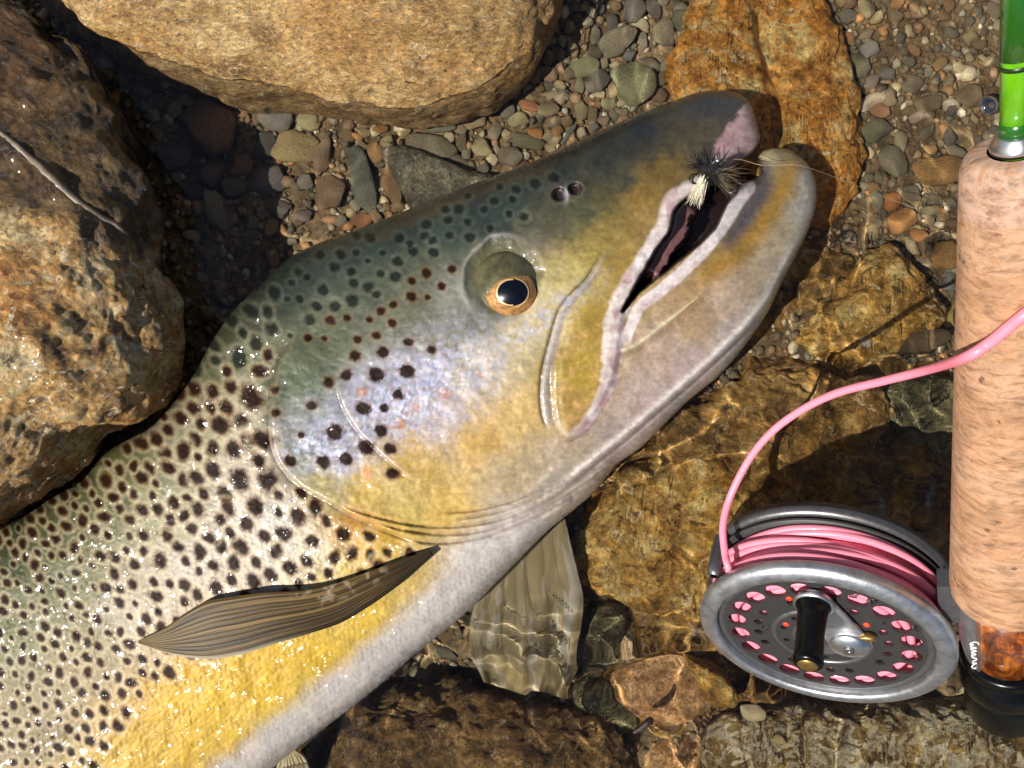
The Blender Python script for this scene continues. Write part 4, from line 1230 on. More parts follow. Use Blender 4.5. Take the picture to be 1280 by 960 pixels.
def fish_material():
    t = NT('trout_skin')
    at = t.n('ShaderNodeAttribute', attribute_name='col')
    ir = t.n('ShaderNodeAttribute', attribute_name='irid')
    scn = t.n('ShaderNodeAttribute', attribute_name='scaly')
    px = t.n('ShaderNodeAttribute', attribute_name='pxy')
    f, _ = t.noise(px.outputs['Vector'], 60.0, 4, 0.7)
    f2, _ = t.noise(px.outputs['Vector'], 9.0, 5, 0.6)
    c = t.mix(0.5, at.outputs['Color'], t.ramp(f, [(0.3, (0.72, 0.72, 0.72, 1)), (0.7, (1.22, 1.22, 1.22, 1))]), 'MULTIPLY')
    rr = t.n('ShaderNodeMapRange'); t.l(f2, rr.inputs[0]); rr.inputs[3].default_value = 0.3; rr.inputs[4].default_value = 0.52
    f2b, _ = t.noise(px.outputs['Vector'], 34.0, 3, 0.6)
    nb = t.bump(f, 0.3, 0.006)
    t.set(Base_Color=c, Roughness=rr.outputs[0], Metallic=t.math('MULTIPLY', ir.outputs['Fac'], 0.45), Normal=nb)
    t.l(t.math('MULTIPLY', scn.outputs['Fac'], 0.75), t.b.inputs['Coat Weight'])
    t.l(t.math('MULTIPLY', scn.outputs['Fac'], 0.34), t.b.inputs['Specular IOR Level'])
    t.b.inputs['Coat Roughness'].default_value = 0.14
    bk_ = t.n('ShaderNodeAttribute', attribute_name='bodyk')
    geo = t.n('ShaderNodeNewGeometry')
    def facet(scale, amt):
        vo = t.vor(px.outputs['Vector'], scale)
        sb = t.n('ShaderNodeVectorMath', operation='SUBTRACT'); t.l(vo.outputs['Color'], sb.inputs[0]); sb.inputs[1].default_value = (0.5, 0.5, 0.5)
        sc_ = t.n('ShaderNodeVectorMath', operation='SCALE'); t.l(sb.outputs[0], sc_.inputs[0])
        t.l(amt, sc_.inputs['Scale'])
        return sc_.outputs[0]
    ad = t.n('ShaderNodeVectorMath', operation='ADD'); t.l(geo.outputs['Normal'], ad.inputs[0])
    t.l(facet(15.5, t.math('MULTIPLY', bk_.outputs['Fac'], 0.95)), ad.inputs[1])
    ad2 = t.n('ShaderNodeVectorMath', operation='ADD'); t.l(ad.outputs[0], ad2.inputs[0])
    t.l(facet(52.0, t.math('SUBTRACT', 0.24, t.math('MULTIPLY', bk_.outputs['Fac'], 0.04))), ad2.inputs[1])
    nz_ = t.n('ShaderNodeVectorMath', operation='NORMALIZE'); t.l(ad2.outputs[0], nz_.inputs[0])
    cb = nz_.outputs[0]
    t.l(cb, t.b.inputs['Coat Normal'])
    return t.m

trout = empty('trout', tuple(P(500, 560, 0.0)), 'large spotted brown trout lying on its side with open mouth', 'fish')
org_t = np.array(trout.location)
fv_, ff_, fc_, fa_ = build_fish()
link('body', mesh_np('body', fv_ - org_t, ff_, fish_material(), cols=fc_, attrs=fa_), trout)

# ---- eye
def dome(name, cx_, cy_, rx, ry, z0, h, mat, parent, flat=0.0, hole=0.0, seg=64, rings=16, rot=0.0, powr=2.0):
    th = np.linspace(0, 2 * np.pi, seg, endpoint=False)
    rows = []
    rr = np.linspace(1, hole, rings)
    for r in rr:
        u = np.cos(th) * rx * r; w = np.sin(th) * ry * r
        x = cx_ + u * math.cos(rot) - w * math.sin(rot); y = cy_ + u * math.sin(rot) + w * math.cos(rot)
        z = z0 + h * (1 - max(r, flat) ** powr)
        rows.append(P(x, y, np.full(seg, z)))
    low = rows[0].copy(); low[:, 2] -= 0.03
    v = np.vstack([low] + rows)
    me = mesh_np(name, v - org_t, grid_faces(len(rows) + 1, seg, wrap=True, flip=True), mat)
    return link(name, me, parent)
m_eyeball = simple('eyeball_olive', (84, 80, 54), 0.3, 0, 0.3, (26, 0.3, 0.01), 0.5)
m_iris = simple('iris_gold', (164, 118, 66), 0.35, 0.2, 0.4, (50, 0.4, 0.01), 0.6)
m_irisr = simple('iris_inner_ring', (222, 186, 128), 0.35, 0.2, 0.3, None, 0.15)
m_pupil = simple('pupil_black', (9, 12, 24), 0.22, 0, 0.0)
ze = float(np.mean(body_z([600, 640, 660], [366, 345, 390]))) - 0.012
eye = dome('eye', 633, 357, 45, 43, ze - 0.012, 0.062, m_eyeball, trout, powr=2.2)
dome('iris', 638.5, 365.5, 32, 28.5, ze + 0.024, 0.042, m_iris, eye, hole=0.6)
dome('iris_rim', 639.5, 365.5, 22.0, 19.2, ze + 0.047, 0.014, m_irisr, eye, hole=0.8, rings=8)
dome('pupil', 640, 365.5, 19.8, 17.0, ze + 0.050, 0.012, m_pupil, eye, hole=0.001, powr=1.8)

# ---- fins
def fin_mesh(up, lo_, zf, thick, rays, nu=120, nv=80, ray_amp=0.004, col_fn=None, mat=None, name='fin', samp=P):
    A = resample(spline(up, 8), nu); B = resample(spline(lo_, 8), nu)
    u = np.linspace(0, 1, nu); v = np.linspace(0, 1, nv)
    X = A[:, 0][:, None] * (1 - v) + B[:, 0][:, None] * v; Y = A[:, 1][:, None] * (1 - v) + B[:, 1][:, None] * v
    Uu = np.repeat(u[:, None], nv, 1); Vv = np.repeat(v[None], nu, 0)
    z = zf(X, Y, Uu, Vv)
    spread = np.abs(np.sin(np.pi * rays * (Vv + (0.012 if rays > 9 else 0.05) * fbm2(Uu * 3, Vv * 4, 2, 81))))
    z = z + ray_amp * (spread - 0.5) * smooth(0.0, 0.15, Uu)
    edge = smooth(0, 0.05, Vv) * smooth(1, 0.95, Vv) * smooth(1, 0.97, Uu)
    top = samp(X, Y, z + thick * 0.5 * edge); bot = samp(X, Y, z + thick * 0.5 * edge).copy(); bot[..., 2] = (z - thick * 0.5 * edge - 0.0015)
    n = nu * nv
    vv = np.vstack([top.reshape(-1, 3), bot.reshape(-1, 3)])
    q = grid_faces(nu, nv)
    i = np.arange(n).reshape(nu, nv)
    rim = []
    for e_ in (i[:, 0], i[-1, :], i[::-1, -1], i[0, ::-1]):
        rim.append(np.stack([e_[:-1], e_[1:], e_[1:] + n, e_[:-1] + n], -1))
    F_ = np.vstack([q, q[:, ::-1] + n] + rim)
    c = col_fn(X, Y, Uu, Vv, spread).reshape(-1, 3)
    return mesh_np(name, vv - org_t, F_, mat, cols=np.vstack([c, c]))

def fin_mat(name, rough=0.3, coat=0.5, trans=0.0):
    t = NT(name)
    at = t.n('ShaderNodeAttribute', attribute_name='col')
    co = t.coord('Object'); f, _ = t.noise(co, 70, 3, 0.6)
    t.set(Base_Color=at.outputs['Color'], Roughness=rough, Normal=t.bump(f, 0.04, 0.006))
    t.b.inputs['Coat Weight'].default_value = coat
    t.b.inputs['Coat Roughness'].default_value = 0.12
    t.b.inputs['Specular IOR Level'].default_value = 0.25
    if trans:
        t.b.inputs['Alpha'].default_value = 0.72
        t.b.inputs['Subsurface Weight'].default_value = trans
        t.b.inputs['Subsurface Radius'].default_value = (0.05, 0.04, 0.03)
        t.b.inputs['Subsurface Scale'].default_value = 0.5
    return t.m
UP = [(537, 688), (505, 698), (470, 711), (420, 729), (380, 738), (330, 741), (290, 746), (258, 752), (232, 766), (205, 785), (172, 801)]
LO = [(541, 694), (520, 712), (490, 738), (455, 762), (425, 779), (390, 791), (340, 806), (305, 817), (262, 824), (215, 818), (173, 804)]
def pec_z(X, Y, U, V):
    return ZMID + bilin(HZ, fxs, fys, X, Y) * SC + 0.020 + 0.045 * np.sin(np.pi * np.clip(U, 0, 1)) * (0.35 + 0.65 * V) + 0.01 * (1 - U)
def pec_col(X, Y, U, V, sp_):
    c = np.broadcast_to(lin((74, 56, 24)), X.shape + (3,)).copy()
    def mx(k, cc): c[:] = c * (1 - k[..., None]) + lin(cc) * k[..., None]
    mx(0.6 * smooth(0.5, 0.0, V) * smooth(0.1, 0.5, U), (98, 78, 40))
    mx(0.85 * smooth(0.55, 0.95, V) * smooth(0.75, 0.35, U), (30, 24, 18))
    mx(0.75 * smooth(0.35, 0.0, U), (40, 32, 20))
    mx(0.35 * smooth(0.35, 0.05, sp_), (44, 34, 20))
    w = fbm2(U * 9, V * 30, 3, 91)
    mx(0.6 * smooth(0.0, 0.5, fbm2(U * 2.2, V * 26, 3, 91)) * smooth(0.1, 0.3, U), (132, 106, 58))
    mx(0.7 * smooth(0.0, 0.5, -fbm2(U * 2.0, V * 22, 3, 97)), (30, 22, 12))
    bl = fbm2(X / 9, Y / 9, 2, 92)
    mx(0.3 * smooth(0.1, 0.5, bl) * smooth(0.6, 0.2, V) * smooth(0.12, 0.2, U) * smooth(0.5, 0.38, U), (206, 188, 162))
    mx(0.6 * smooth(0.93, 0.99, V) * smooth(0.4, 0.7, U), (190, 186, 170))
    mx(0.5 * smooth(0.85, 1.0, U), (140, 124, 84))
    return c
link('pectoral_fin', fin_mesh(UP, LO, pec_z, 0.007, 11, col_fn=pec_col, mat=fin_mat('dark_fin', 0.45, 0.0), name='pectoral_fin', ray_amp=0.0012, nu=220, nv=150), trout, label='dark olive fin folded back along the flank')
UP2 = [(600, 735), (592, 760), (586, 785), (588, 810), (595, 832), (604, 856)]
LO2 = [(706, 648), (716, 690), (728, 745), (724, 795), (718, 845), (704, 872)]
def pel_z(X, Y, U, V):
    return 0.30 - 0.20 * U + 0.018 * np.sin(V * 13 + 2.0 * U) * smooth(0.1, 0.6, U) + 0.012 * np.sin(V * 29 + 1) * U
def pel_col(X, Y, U, V, sp_):
    c = np.broadcast_to(lin((160, 146, 108)), X.shape + (3,)).copy()
    def mx(k, cc): c[:] = c * (1 - k[..., None]) + lin(cc) * k[..., None]
    mx(0.5 * smooth(0.5, 0.1, sp_), (140, 126, 92))
    mx(0.5 * smooth(0.0, 0.5, fbm2(U * 4, V * 16, 3, 95)), (214, 208, 196))
    mx(0.45 * smooth(0.7, 1.0, U), (150, 128, 74))
    return c
link('pectoral_fin', fin_mesh(UP2, LO2, pel_z, 0.008, 7, col_fn=pel_col, mat=fin_mat('pale_fin', 0.4, 0.2, 0.3), name='pale_fin', ray_amp=0.007, samp=Pw, nu=90, nv=120), trout, label='pale cream fin fanned out under water')
UP3 = [(352, 938), (345, 960), (330, 1000), (310, 1040)]
LO3 = [(366, 936), (384, 950), (392, 985), (385, 1050)]
link('pelvic_fin', fin_mesh(UP3, LO3, lambda X, Y, U, V: 0.36 - 0.2 * U, 0.012, 8, col_fn=pel_col, mat=bpy.data.materials['pale_fin'], name='pelvic_fin', ray_amp=0.006, nu=40, nv=50), trout, label='pale fin tip under the belly at the bottom edge')
#@@TACKLE
# ------------------------------------------------------------------ rod, reel, line
def ray(px, py):
    return np.array([(px - 640) / F, (480 - py) / F, -1.0])
CAMP = np.array([0, 0, H])
RN = np.array([-0.328, -0.680, 0.656]); RN /= np.linalg.norm(RN)      # reel axis, towards the viewer
RC = CAMP + np.array([1.077, -0.900, -2.788])                          # centre of the spool face
RR = 0.42
def on_plane(px, py, off):
    r = ray(px, py)
    return CAMP + r * (((RC + RN * off - CAMP) @ RN) / (r @ RN))
RB = on_plane(1257, 742, -0.10)      # rear end of the cork
RT = on_plane(1270, 186, -0.10)      # front end of the cork
RD = RT - RB; RL = np.linalg.norm(RD); RD /= RL
w_ = RC - RN * 0.10 - RB
RX = w_ - (w_ @ RD) * RD; RDIST = np.linalg.norm(RX); RX /= RDIST      # from the rod towards the reel
RY = np.cross(RD, RX)
ROD_M = Matrix(((RX[0], RY[0], RD[0], RB[0]), (RX[1], RY[1], RD[1], RB[1]), (RX[2], RY[2], RD[2], RB[2]), (0, 0, 0, 1)))
rod = empty('fly_rod', label='fly rod with cork grip and bright green blank at the right edge', cat='fishing rod', matrix=ROD_M)

def cork_material(name, light):
    t = NT(name)
    co = t.coord('Object')
    sep = t.n('ShaderNodeSeparateXYZ'); t.l(co, sep.inputs[0])
    ang = t.math('ARCTAN2', sep.outputs[1], sep.outputs[0])
    cmb = t.n('ShaderNodeCombineXYZ'); t.l(t.math('MULTIPLY', ang, 0.16), cmb.inputs[0]); t.l(t.math('MULTIPLY', sep.outputs[2], 1.6), cmb.inputs[1]); t.l(sep.outputs[0], cmb.inputs[2])
    a, _ = t.noise(cmb.outputs[0], 9.0, 6, 0.6, 0.8)
    b, _ = t.noise(cmb.outputs[0], 34.0, 5, 0.65, 0.3)
    pit, _ = t.noise(co, 26.0, 3, 0.5)
    c = t.ramp(a, [(0.25, L4([x * 0.80 for x in light])), (0.5, L4(light)), (0.75, L4([min(255, x * 1.06) for x in light]))])
    c = t.mix(t.math('MULTIPLY', t.val(b, 0.5, 0.66), 0.6), c, L4((170, 116, 72)))
    cm2 = t.n('ShaderNodeCombineXYZ'); t.l(t.math('MULTIPLY', ang, 0.05), cm2.inputs[0]); t.l(sep.outputs[2], cm2.inputs[1])
    ln, _ = t.noise(cm2.outputs[0], 46.0, 5, 0.7, 0.5)
    c = t.mix(0.8, c, t.ramp(ln, [(0.36, (0.5, 0.44, 0.4, 1)), (0.5, (1, 1, 1, 1)), (0.64, (1.2, 1.2, 1.24, 1))]), 'MULTIPLY')
    c = t.mix(t.math('MULTIPLY', t.val(pit, 0.68, 0.74), 0.8), c, L4((84, 56, 40)))
    t.set(Base_Color=c, Roughness=0.7, Normal=t.bump(t.math('SUBTRACT', b, t.val(pit, 0.66, 0.74)), 0.35, 0.012))
    return t.m
CORKS = [cork_material('cork_a', (176, 136, 104)), cork_material('cork_b', (170, 130, 98)), cork_material('cork_c', (178, 140, 110)), cork_material('cork_front', (178, 146, 124))]
def cork_r(s):
    f = s / RL
    d = (1 - f) * (CAMP[2] - RB[2]) + f * (CAMP[2] - RT[2])
    r = 0.0625 * d
    r *= 1 - 0.10 * math.exp(-((1 - f) / 0.03) ** 2 * 0) * 0
    return r
NR = 13
for k in range(NR):
    s0, s1 = RL * k / NR, RL * (k + 1) / NR
    prof = []
    for j in range(9):
        s = s0 + (s1 - s0) * j / 8
        e = min(j, 8 - j)
        r = cork_r(s) - (0.0004 if e == 0 else 0)
        rr = 0.045
        if k == 0 and s < rr: r -= rr * (1 - math.sqrt(max(0, 1 - (1 - s / rr) ** 2)))
        if k == NR - 1 and RL - s < 0.035: r -= 0.035 * (1 - math.sqrt(max(0, 1 - (1 - (RL - s) / 0.035) ** 2)))
        prof.append((max(r, 0.02), s))
    if k == 0:
        prof = [(cork_r(0) - 0.045 - 0.01, 0.0)] + [(cork_r(0) - 0.045 * (1 - math.sin(a)), 0.045 * (1 - math.cos(a))) for a in np.linspace(0.1, 1.4, 7)] + [p for p in prof if p[1] > 0.047]
    if k == NR - 1:
        prof = [p for p in prof if p[1] < RL - 0.036] + [(cork_r(RL) - 0.035 * (1 - math.cos(a)), RL - 0.035 + 0.035 * math.sin(a)) for a in np.linspace(0.1, 1.5, 7)] + [(0.05, RL + 0.0005)]
    lathe('cork_ring', prof, 96, CORKS[3] if k >= NR - 1 else CORKS[k % 3], rod, caps=False)
m_silver = simple('bright_metal', (222, 222, 222), 0.32, 1.0, 0, (30, 0.05, 0.01), 0.1)
m_worn = simple('worn_aluminium', (206, 206, 208), 0.42, 1.0, 0, (26, 0.35, 0.006), 0.2)
m_black = simple('gloss_black', (6, 6, 6), 0.25, 0.0, 0.0, (40, 0.04, 0.004), 0.2); m_black.node_tree.nodes['Principled BSDF'].inputs['Specular IOR Level'].default_value = 0.3
m_gun = simple('gunmetal_anodised', (122, 121, 122), 0.4, 0.85, 0.0, (60, 0.1, 0.003), 0.15)
m_dark = simple('dark_anodised', (64, 62, 62), 0.5, 0.5, 0.0, (60, 0.1, 0.003), 0.15)
m_brass = simple('brass', (178, 146, 86), 0.35, 0.9, 0, (40, 0.2, 0.004), 0.2)
lathe('winding_check', [(0.030, RL), (0.046, RL + 0.002), (0.047, RL + 0.012), (0.042, RL + 0.020), (0.036, RL + 0.034), (0.033, RL + 0.036)], 64, m_silver, rod)

tg = NT('green_cane')
co = tg.coord('Object', (1, 1, 0.35)); a, _ = tg.noise(co, 22, 4, 0.6)
tg.set(Base_Color=tg.ramp(a, [(0.3, L4((74, 148, 6))), (0.7, L4((120, 196, 14)))]), Roughness=0.25)
tg.b.inputs['Coat Weight'].default_value = 0.8
td = NT('dark_green_wrap'); td.set(Base_Color=L4((28, 88, 18)), Roughness=0.25); td.b.inputs['Coat Weight'].default_value = 0.8
tdd = NT('black_green_thread'); tdd.set(Base_Color=L4((24, 40, 12)), Roughness=0.35)
rb0 = 0.0285
def rod_s(py):
    return float((on_plane(1274, py, -0.10) - RB) @ RD)
lathe('blank', [(rb0, RL - 0.05), (rb0, RL + 0.3), (rb0 * 0.93, RL + 0.9), (rb0 * 0.88, RL + 1.5)], 48, tg.m, rod)
for y0, y1, mt_, lb in ((166, 148, td.m, 'dark green band on the green blank'), (84, 76, tdd.m, 'thin blackish ring on the green blank'), (72, -160, td.m, 'dark green upper section of the blank')):
    a, b = rod_s(y0), rod_s(y1)
    lathe('thread_wrap', [(rb0 - 0.003, a), (rb0 + 0.0012, a + 0.002), (rb0 + 0.0010, b - 0.002), (rb0 - 0.003, b)], 48, mt_, rod, label=lb)

# reel seat
twd = NT('burl_wood')
co = twd.coord('Object', (1, 1, 0.45)); a, _ = twd.noise(co, 16, 6, 0.65, 2.2); b, _ = twd.noise(co, 60, 4, 0.6, 0.5)
c = twd.ramp(a, [(0.3, L4((40, 18, 6))), (0.47, L4((108, 52, 12))), (0.6, L4((168, 92, 26))), (0.75, L4((206, 134, 52)))])
c = twd.mix(twd.math('MULTIPLY', twd.val(b, 0.52, 0.7), 0.6), c, L4((36, 16, 6)))
twd.set(Base_Color=c, Roughness=0.25); twd.b.inputs['Coat Weight'].default_value = 0.9
lathe('reel_seat', [(0.108, -0.42), (0.108, 0.02)], 72, twd.m, rod)
lathe('butt_ring', [(r, z - 0.085) for r, z in [(0.100, -0.238), (0.124, -0.240), (0.132, -0.250), (0.133, -0.275), (0.126, -0.283), (0.126, -0.298), (0.136, -0.31), (0.138, -0.39), (0.132, -0.42), (0.116, -0.435), (0.108, -0.44)][::-1]], 80, m_black, rod)
lathe('butt_cap', [(r, z - 0.085) for r, z in [(0.100, -0.438), (0.117, -0.442), (0.121, -0.455), (0.121, -0.60), (0.114, -0.622), (0.095, -0.628)][::-1]], 80, m_black, rod)

# ---- reel: local axes x = towards rod, z = out of the spool face
EX = -RX; EZ = RN; EY = np.cross(EZ, EX)
REEL_M = Matrix(((EX[0], EY[0], EZ[0], RC[0]), (EX[1], EY[1], EZ[1], RC[1]), (EX[2], EY[2], EZ[2], RC[2]), (0, 0, 0, 1)))
reel = empty('fly_reel', label='dark grey fly reel with silver rim and perforated spool face', cat='fishing reel', matrix=REEL_M)
REEL_I = np.array(REEL_M.inverted())
def reel_local(px, py, off=0.0):
    p = on_plane(px, py, off)
    return (REEL_I @ np.array([*p, 1.0]))[:3]

def plate_with_holes(name, outer, holes, z0, z1, mat, parent):
    cu = bpy.data.curves.new(name, 'CURVE'); cu.dimensions = '2D'; cu.fill_mode = 'BOTH'; cu.extrude = (z1 - z0) / 2
    def circ(cx_, cy_, r, n, ex=1.0, a0=0.0):
        sp_ = cu.splines.new('POLY'); sp_.points.add(n - 1); sp_.use_cyclic_u = True
        for i in range(n):
            a = 2 * math.pi * i / n
            u = r * ex * math.cos(a); w = r * math.sin(a)
            sp_.points[i].co = (cx_ + u * math.cos(a0) - w * math.sin(a0), cy_ + u * math.sin(a0) + w * math.cos(a0), 0, 1)
    circ(0, 0, outer, 96)
    for h in holes: circ(*h)
    tmp = bpy.data.objects.new(name + '_tmp', cu); COL.objects.link(tmp)
    dg = bpy.context.evaluated_depsgraph_get(); dg.update()
    me = bpy.data.meshes.new_from_object(tmp.evaluated_get(dg))
    bpy.data.objects.remove(tmp); bpy.data.curves.remove(cu)
    me.name = name
    co_ = np.zeros(len(me.vertices) * 3, np.float32); me.vertices.foreach_get('co', co_)
    co_ = co_.reshape(-1, 3); co_[:, 2] += (z0 + z1) / 2; me.vertices.foreach_set('co', co_.ravel())
    me.materials.clear(); me.materials.append(mat)
    return link(name, me, parent)
holes = []
HK = 20
for k in range(HK):
    a = 2 * math.pi * (k + 0.35) / HK
    holes.append((0.286 * math.cos(a), 0.286 * math.sin(a), 0.0335, 22, 1.12, a + math.pi / 2))
for k in range(20):
    a = 2 * math.pi * (k + 0.1) / 20
    if k % 5 == 2: continue
    holes.append((0.215 * math.cos(a), 0.213 * math.sin(a), 0.0155, 14))
for k in range(10):
    a = 2 * math.pi * (k + 0.5) / 10
    holes.append((0.128 * math.cos(a), 0.128 * math.sin(a), 0.0115, 12))
face = plate_with_holes('spool_face', 0.358, holes, -0.030, -0.018, m_dark, reel)
lathe('step_ring', [(0.150, -0.018), (0.152, -0.013), (0.158, -0.012), (0.166, -0.015), (0.168, -0.018)], 96, m_gun, face, caps=False)
lathe('face_bevel', [(0.331, -0.019), (0.338, -0.014), (0.347, -0.013), (0.352, -0.02)], 128, m_gun, face, caps=False)
rim_prof = [(0.356, -0.035), (0.356, -0.004), (0.360, 0.003), (0.370, 0.006), (0.398, 0.004), (0.412, -0.003), (0.420, -0.014), (0.421, -0.034), (0.414, -0.044), (0.39, -0.048), (0.359, -0.046), (0.356, -0.035)]
lathe('spool_rim', rim_prof, 160, m_worn, reel, caps=False)
# rear cage
lathe('frame_ring', [(r, z - 0.045) for r, z in [(0.37, -0.195), (0.40, -0.188), (0.414, -0.19), (0.421, -0.198), (0.424, -0.215), (0.420, -0.222), (0.416, -0.224), (0.416, -0.240), (0.405, -0.250), (0.36, -0.256), (0.05, -0.258)]], 160, m_gun, reel)
lathe('spool_flange', [(0.12, -0.226), (0.404, -0.224), (0.408, -0.217), (0.404, -0.211), (0.34, -0.209), (0.12, -0.209)], 128, m_dark, reel)
lathe('arbor', [(0.215, -0.215), (0.215, -0.032)], 96, m_dark, reel, caps=False)
# cage pillars: line guide side and foot side
def pillar(px, py, off, r, parent=reel, mat=m_gun):
    p = reel_local(px, py, off)
    v, q = tube_mesh([(np.array([[p[0], p[1], -0.24], [p[0], p[1], -0.20], [p[0], p[1], -0.05], [p[0], p[1], -0.03]]), np.array([r * 1.2, r, r, r * 1.15]))], 20)
    me = mesh_np('pillar', v, q, mat); return link('pillar', me, parent)
a0 = math.radians(168)
for ang in (168, 60, -60, -168):
    a = math.radians(ang)
    v, q = tube_mesh([(np.array([[0.398 * math.cos(a), 0.398 * math.sin(a), z] for z in (-0.28, -0.23, -0.1, -0.05)]), np.array([0.022, 0.016, 0.015, 0.017]))], 18)
    if ang in (168, -60): link('pillar', mesh_np('pillar', v, q, m_gun), reel)
gp = reel_local(893, 716, -0.06)
v, q = tube_mesh([(np.array([[gp[0], gp[1], -0.21], [gp[0], gp[1], -0.10], [gp[0], gp[1], -0.055], [gp[0], gp[1], -0.045]]), np.array([0.024, 0.026, 0.026, 0.012]))], 24)
link('line_guide', mesh_np('line_guide', v, q, m_gun), reel)
# hub furniture
lathe('hub', [(0.10, -0.05), (0.10, -0.020), (0.095, -0.012), (0.02, -0.010)], 64, m_gun, reel)
hc = reel_local(1062, 803, 0.0)
bm_ = bmesh.new()
def plate(name, pts, z0, z1, mat, parent):
    n = len(pts); pts = np.asarray(pts)
    v = np.vstack([np.column_stack([pts, np.full(n, z0)]), np.column_stack([pts * 1.0, np.full(n, z1)])])
    me = bpy.data.meshes.new(name)
    fcs = [list(range(n))[::-1], list(range(n, 2 * n))] + [[i, (i + 1) % n, n + (i + 1) % n, n + i] for i in range(n)]
    me.from_pydata(v.tolist(), [], fcs); me.materials.append(mat); me.update()
    bv_ = bmesh.new(); bv_.from_mesh(me); bmesh.ops.recalc_face_normals(bv_, faces=bv_.faces); bmesh.ops.bevel(bv_, geom=[e for e in bv_.edges if e.calc_face_angle(0) > 0.8], offset=0.003, segments=2, affect='EDGES'); bv_.to_mesh(me); bv_.free()
    return link(name, me, parent)
th_ = np.linspace(0, 2 * np.pi, 40, endpoint=False)
kb = reel_local(1017, 752, 0.0)          # foot of the crank knob
u_ = hc[:2] - kb[:2]; ul = np.linalg.norm(u_); u_ /= ul; n_ = np.array([-u_[1], u_[0]])
# crank plate: tapered strap from knob to hub with rounded ends
pts = [kb[:2] + 0.058 * (math.cos(a) * -u_ + math.sin(a) * n_) for a in np.linspace(-1.5, 1.5, 14)] + [hc[:2] + 0.072 * (math.cos(a) * u_ + math.sin(a) * n_) for a in np.linspace(1.5, -1.5, 18)]
plate('crank_plate', pts, -0.010, 0.004, m_worn, reel)
cap = lathe('drag_cap', [(0.066, 0.004), (0.066, 0.014), (0.060, 0.022), (0.036, 0.030), (0.02, 0.031)], 48, m_silver, reel)
cap.location = (hc[0], hc[1], 0)
sl = lathe('screw', [(0.018, 0.031), (0.018, 0.036), (0.006, 0.036), (0.005, 0.032)], 24, m_gun, cap)
latch = lathe('latch', [(0.012, -0.01), (0.012, 0.012), (0.006, 0.014)], 20, m_brass, reel)
lp = reel_local(1084, 796); latch.location = (lp[0], lp[1], 0); latch.scale = (2.2, 1, 1)
m_red = simple('red_insert', (196, 62, 30), 0.4)
for (px, py) in ((982, 786), (1078, 820), (986, 754), (1083, 787)):
    p = reel_local(px, py)
    o = lathe('pin', [(0.012, -0.028), (0.012, -0.016), (0.006, -0.013)], 16, m_red, reel, label='small red pin in the spool face'); o.location = (p[0], p[1], 0)
# knob
knob = lathe('knob', [(0.052, 0.004), (0.056, 0.010), (0.056, 0.022), (0.050, 0.030), (0.046, 0.06), (0.044, 0.12), (0.0445, 0.19), (0.047, 0.212), (0.045, 0.226), (0.038, 0.231)], 56, m_black, reel)
knob.location = (kb[0], kb[1], 0)
lathe('knob_collar', [(0.050, 0.002), (0.064, 0.004), (0.065, 0.014), (0.058, 0.019)], 56, m_silver, knob)
lathe('knob_end', [(0.032, 0.2315), (0.031, 0.2335), (0.01, 0.2345)], 40, m_brass, knob)
# water drops on the face
m_drop = NT('water_drop'); m_drop.set(Base_Color=(1, 1, 1, 1), Roughness=0.0, IOR=1.333); m_drop.b.inputs['Transmission Weight'].default_value = 1
for (px, py, r) in ((906, 758, .010), (956, 790, .012), (1105, 785, .008), (1148, 790, .02), (1090, 758, .018), (1066, 752, .013), (1144, 826, .008)):
    p = reel_local(px, py)
    zt = 0.004 if np.hypot(p[0], p[1]) > 0.36 else -0.018
    o = lathe('water_drop', [(r, zt), (r * .92, zt + r * .28), (r * .6, zt + r * .5), (r * .1, zt + r * .58)], 20, m_drop.m, reel); o.location = (p[0], p[1], 0)
# foot: stem and plate clamped to the seat (built in rod axes, child of the reel)
foot_parts = []
def rodbox(name, x0, x1, y0, y1, z0, z1, mat, parent, taper=0.0):
    c = np.array([[x, y, z] for z in (z0, z1) for y in (y0, y1) for x in (x0, x1)], float)
    if taper: c[:4, 1] *= (1 - taper)
    R = np.stack([RX, RY, RD], 1)
    wv = (R @ c.T).T + RB
    lv = (REEL_I @ np.column_stack([wv, np.ones(8)]).T).T[:, :3]
    me = bpy.data.meshes.new(name)
    me.from_pydata(lv.tolist(), [], [[0, 2, 3, 1], [4, 5, 7, 6], [0, 1, 5, 4], [2, 6, 7, 3], [0, 4, 6, 2], [1, 3, 7, 5]])
    b_ = bmesh.new(); b_.from_mesh(me); bmesh.ops.recalc_face_normals(b_, faces=b_.faces); bmesh.ops.bevel(b_, geom=b_.edges[:], offset=0.006, segments=2, affect='EDGES'); b_.to_mesh(me); b_.free()
    me.materials.append(mat)
    return link(name, me, parent)
R3 = np.stack([RX, RY, RD], 1)
cam_l = R3.T @ (CAMP - RB)
sg_c = 1.0 if cam_l[1] > 0 else -1.0
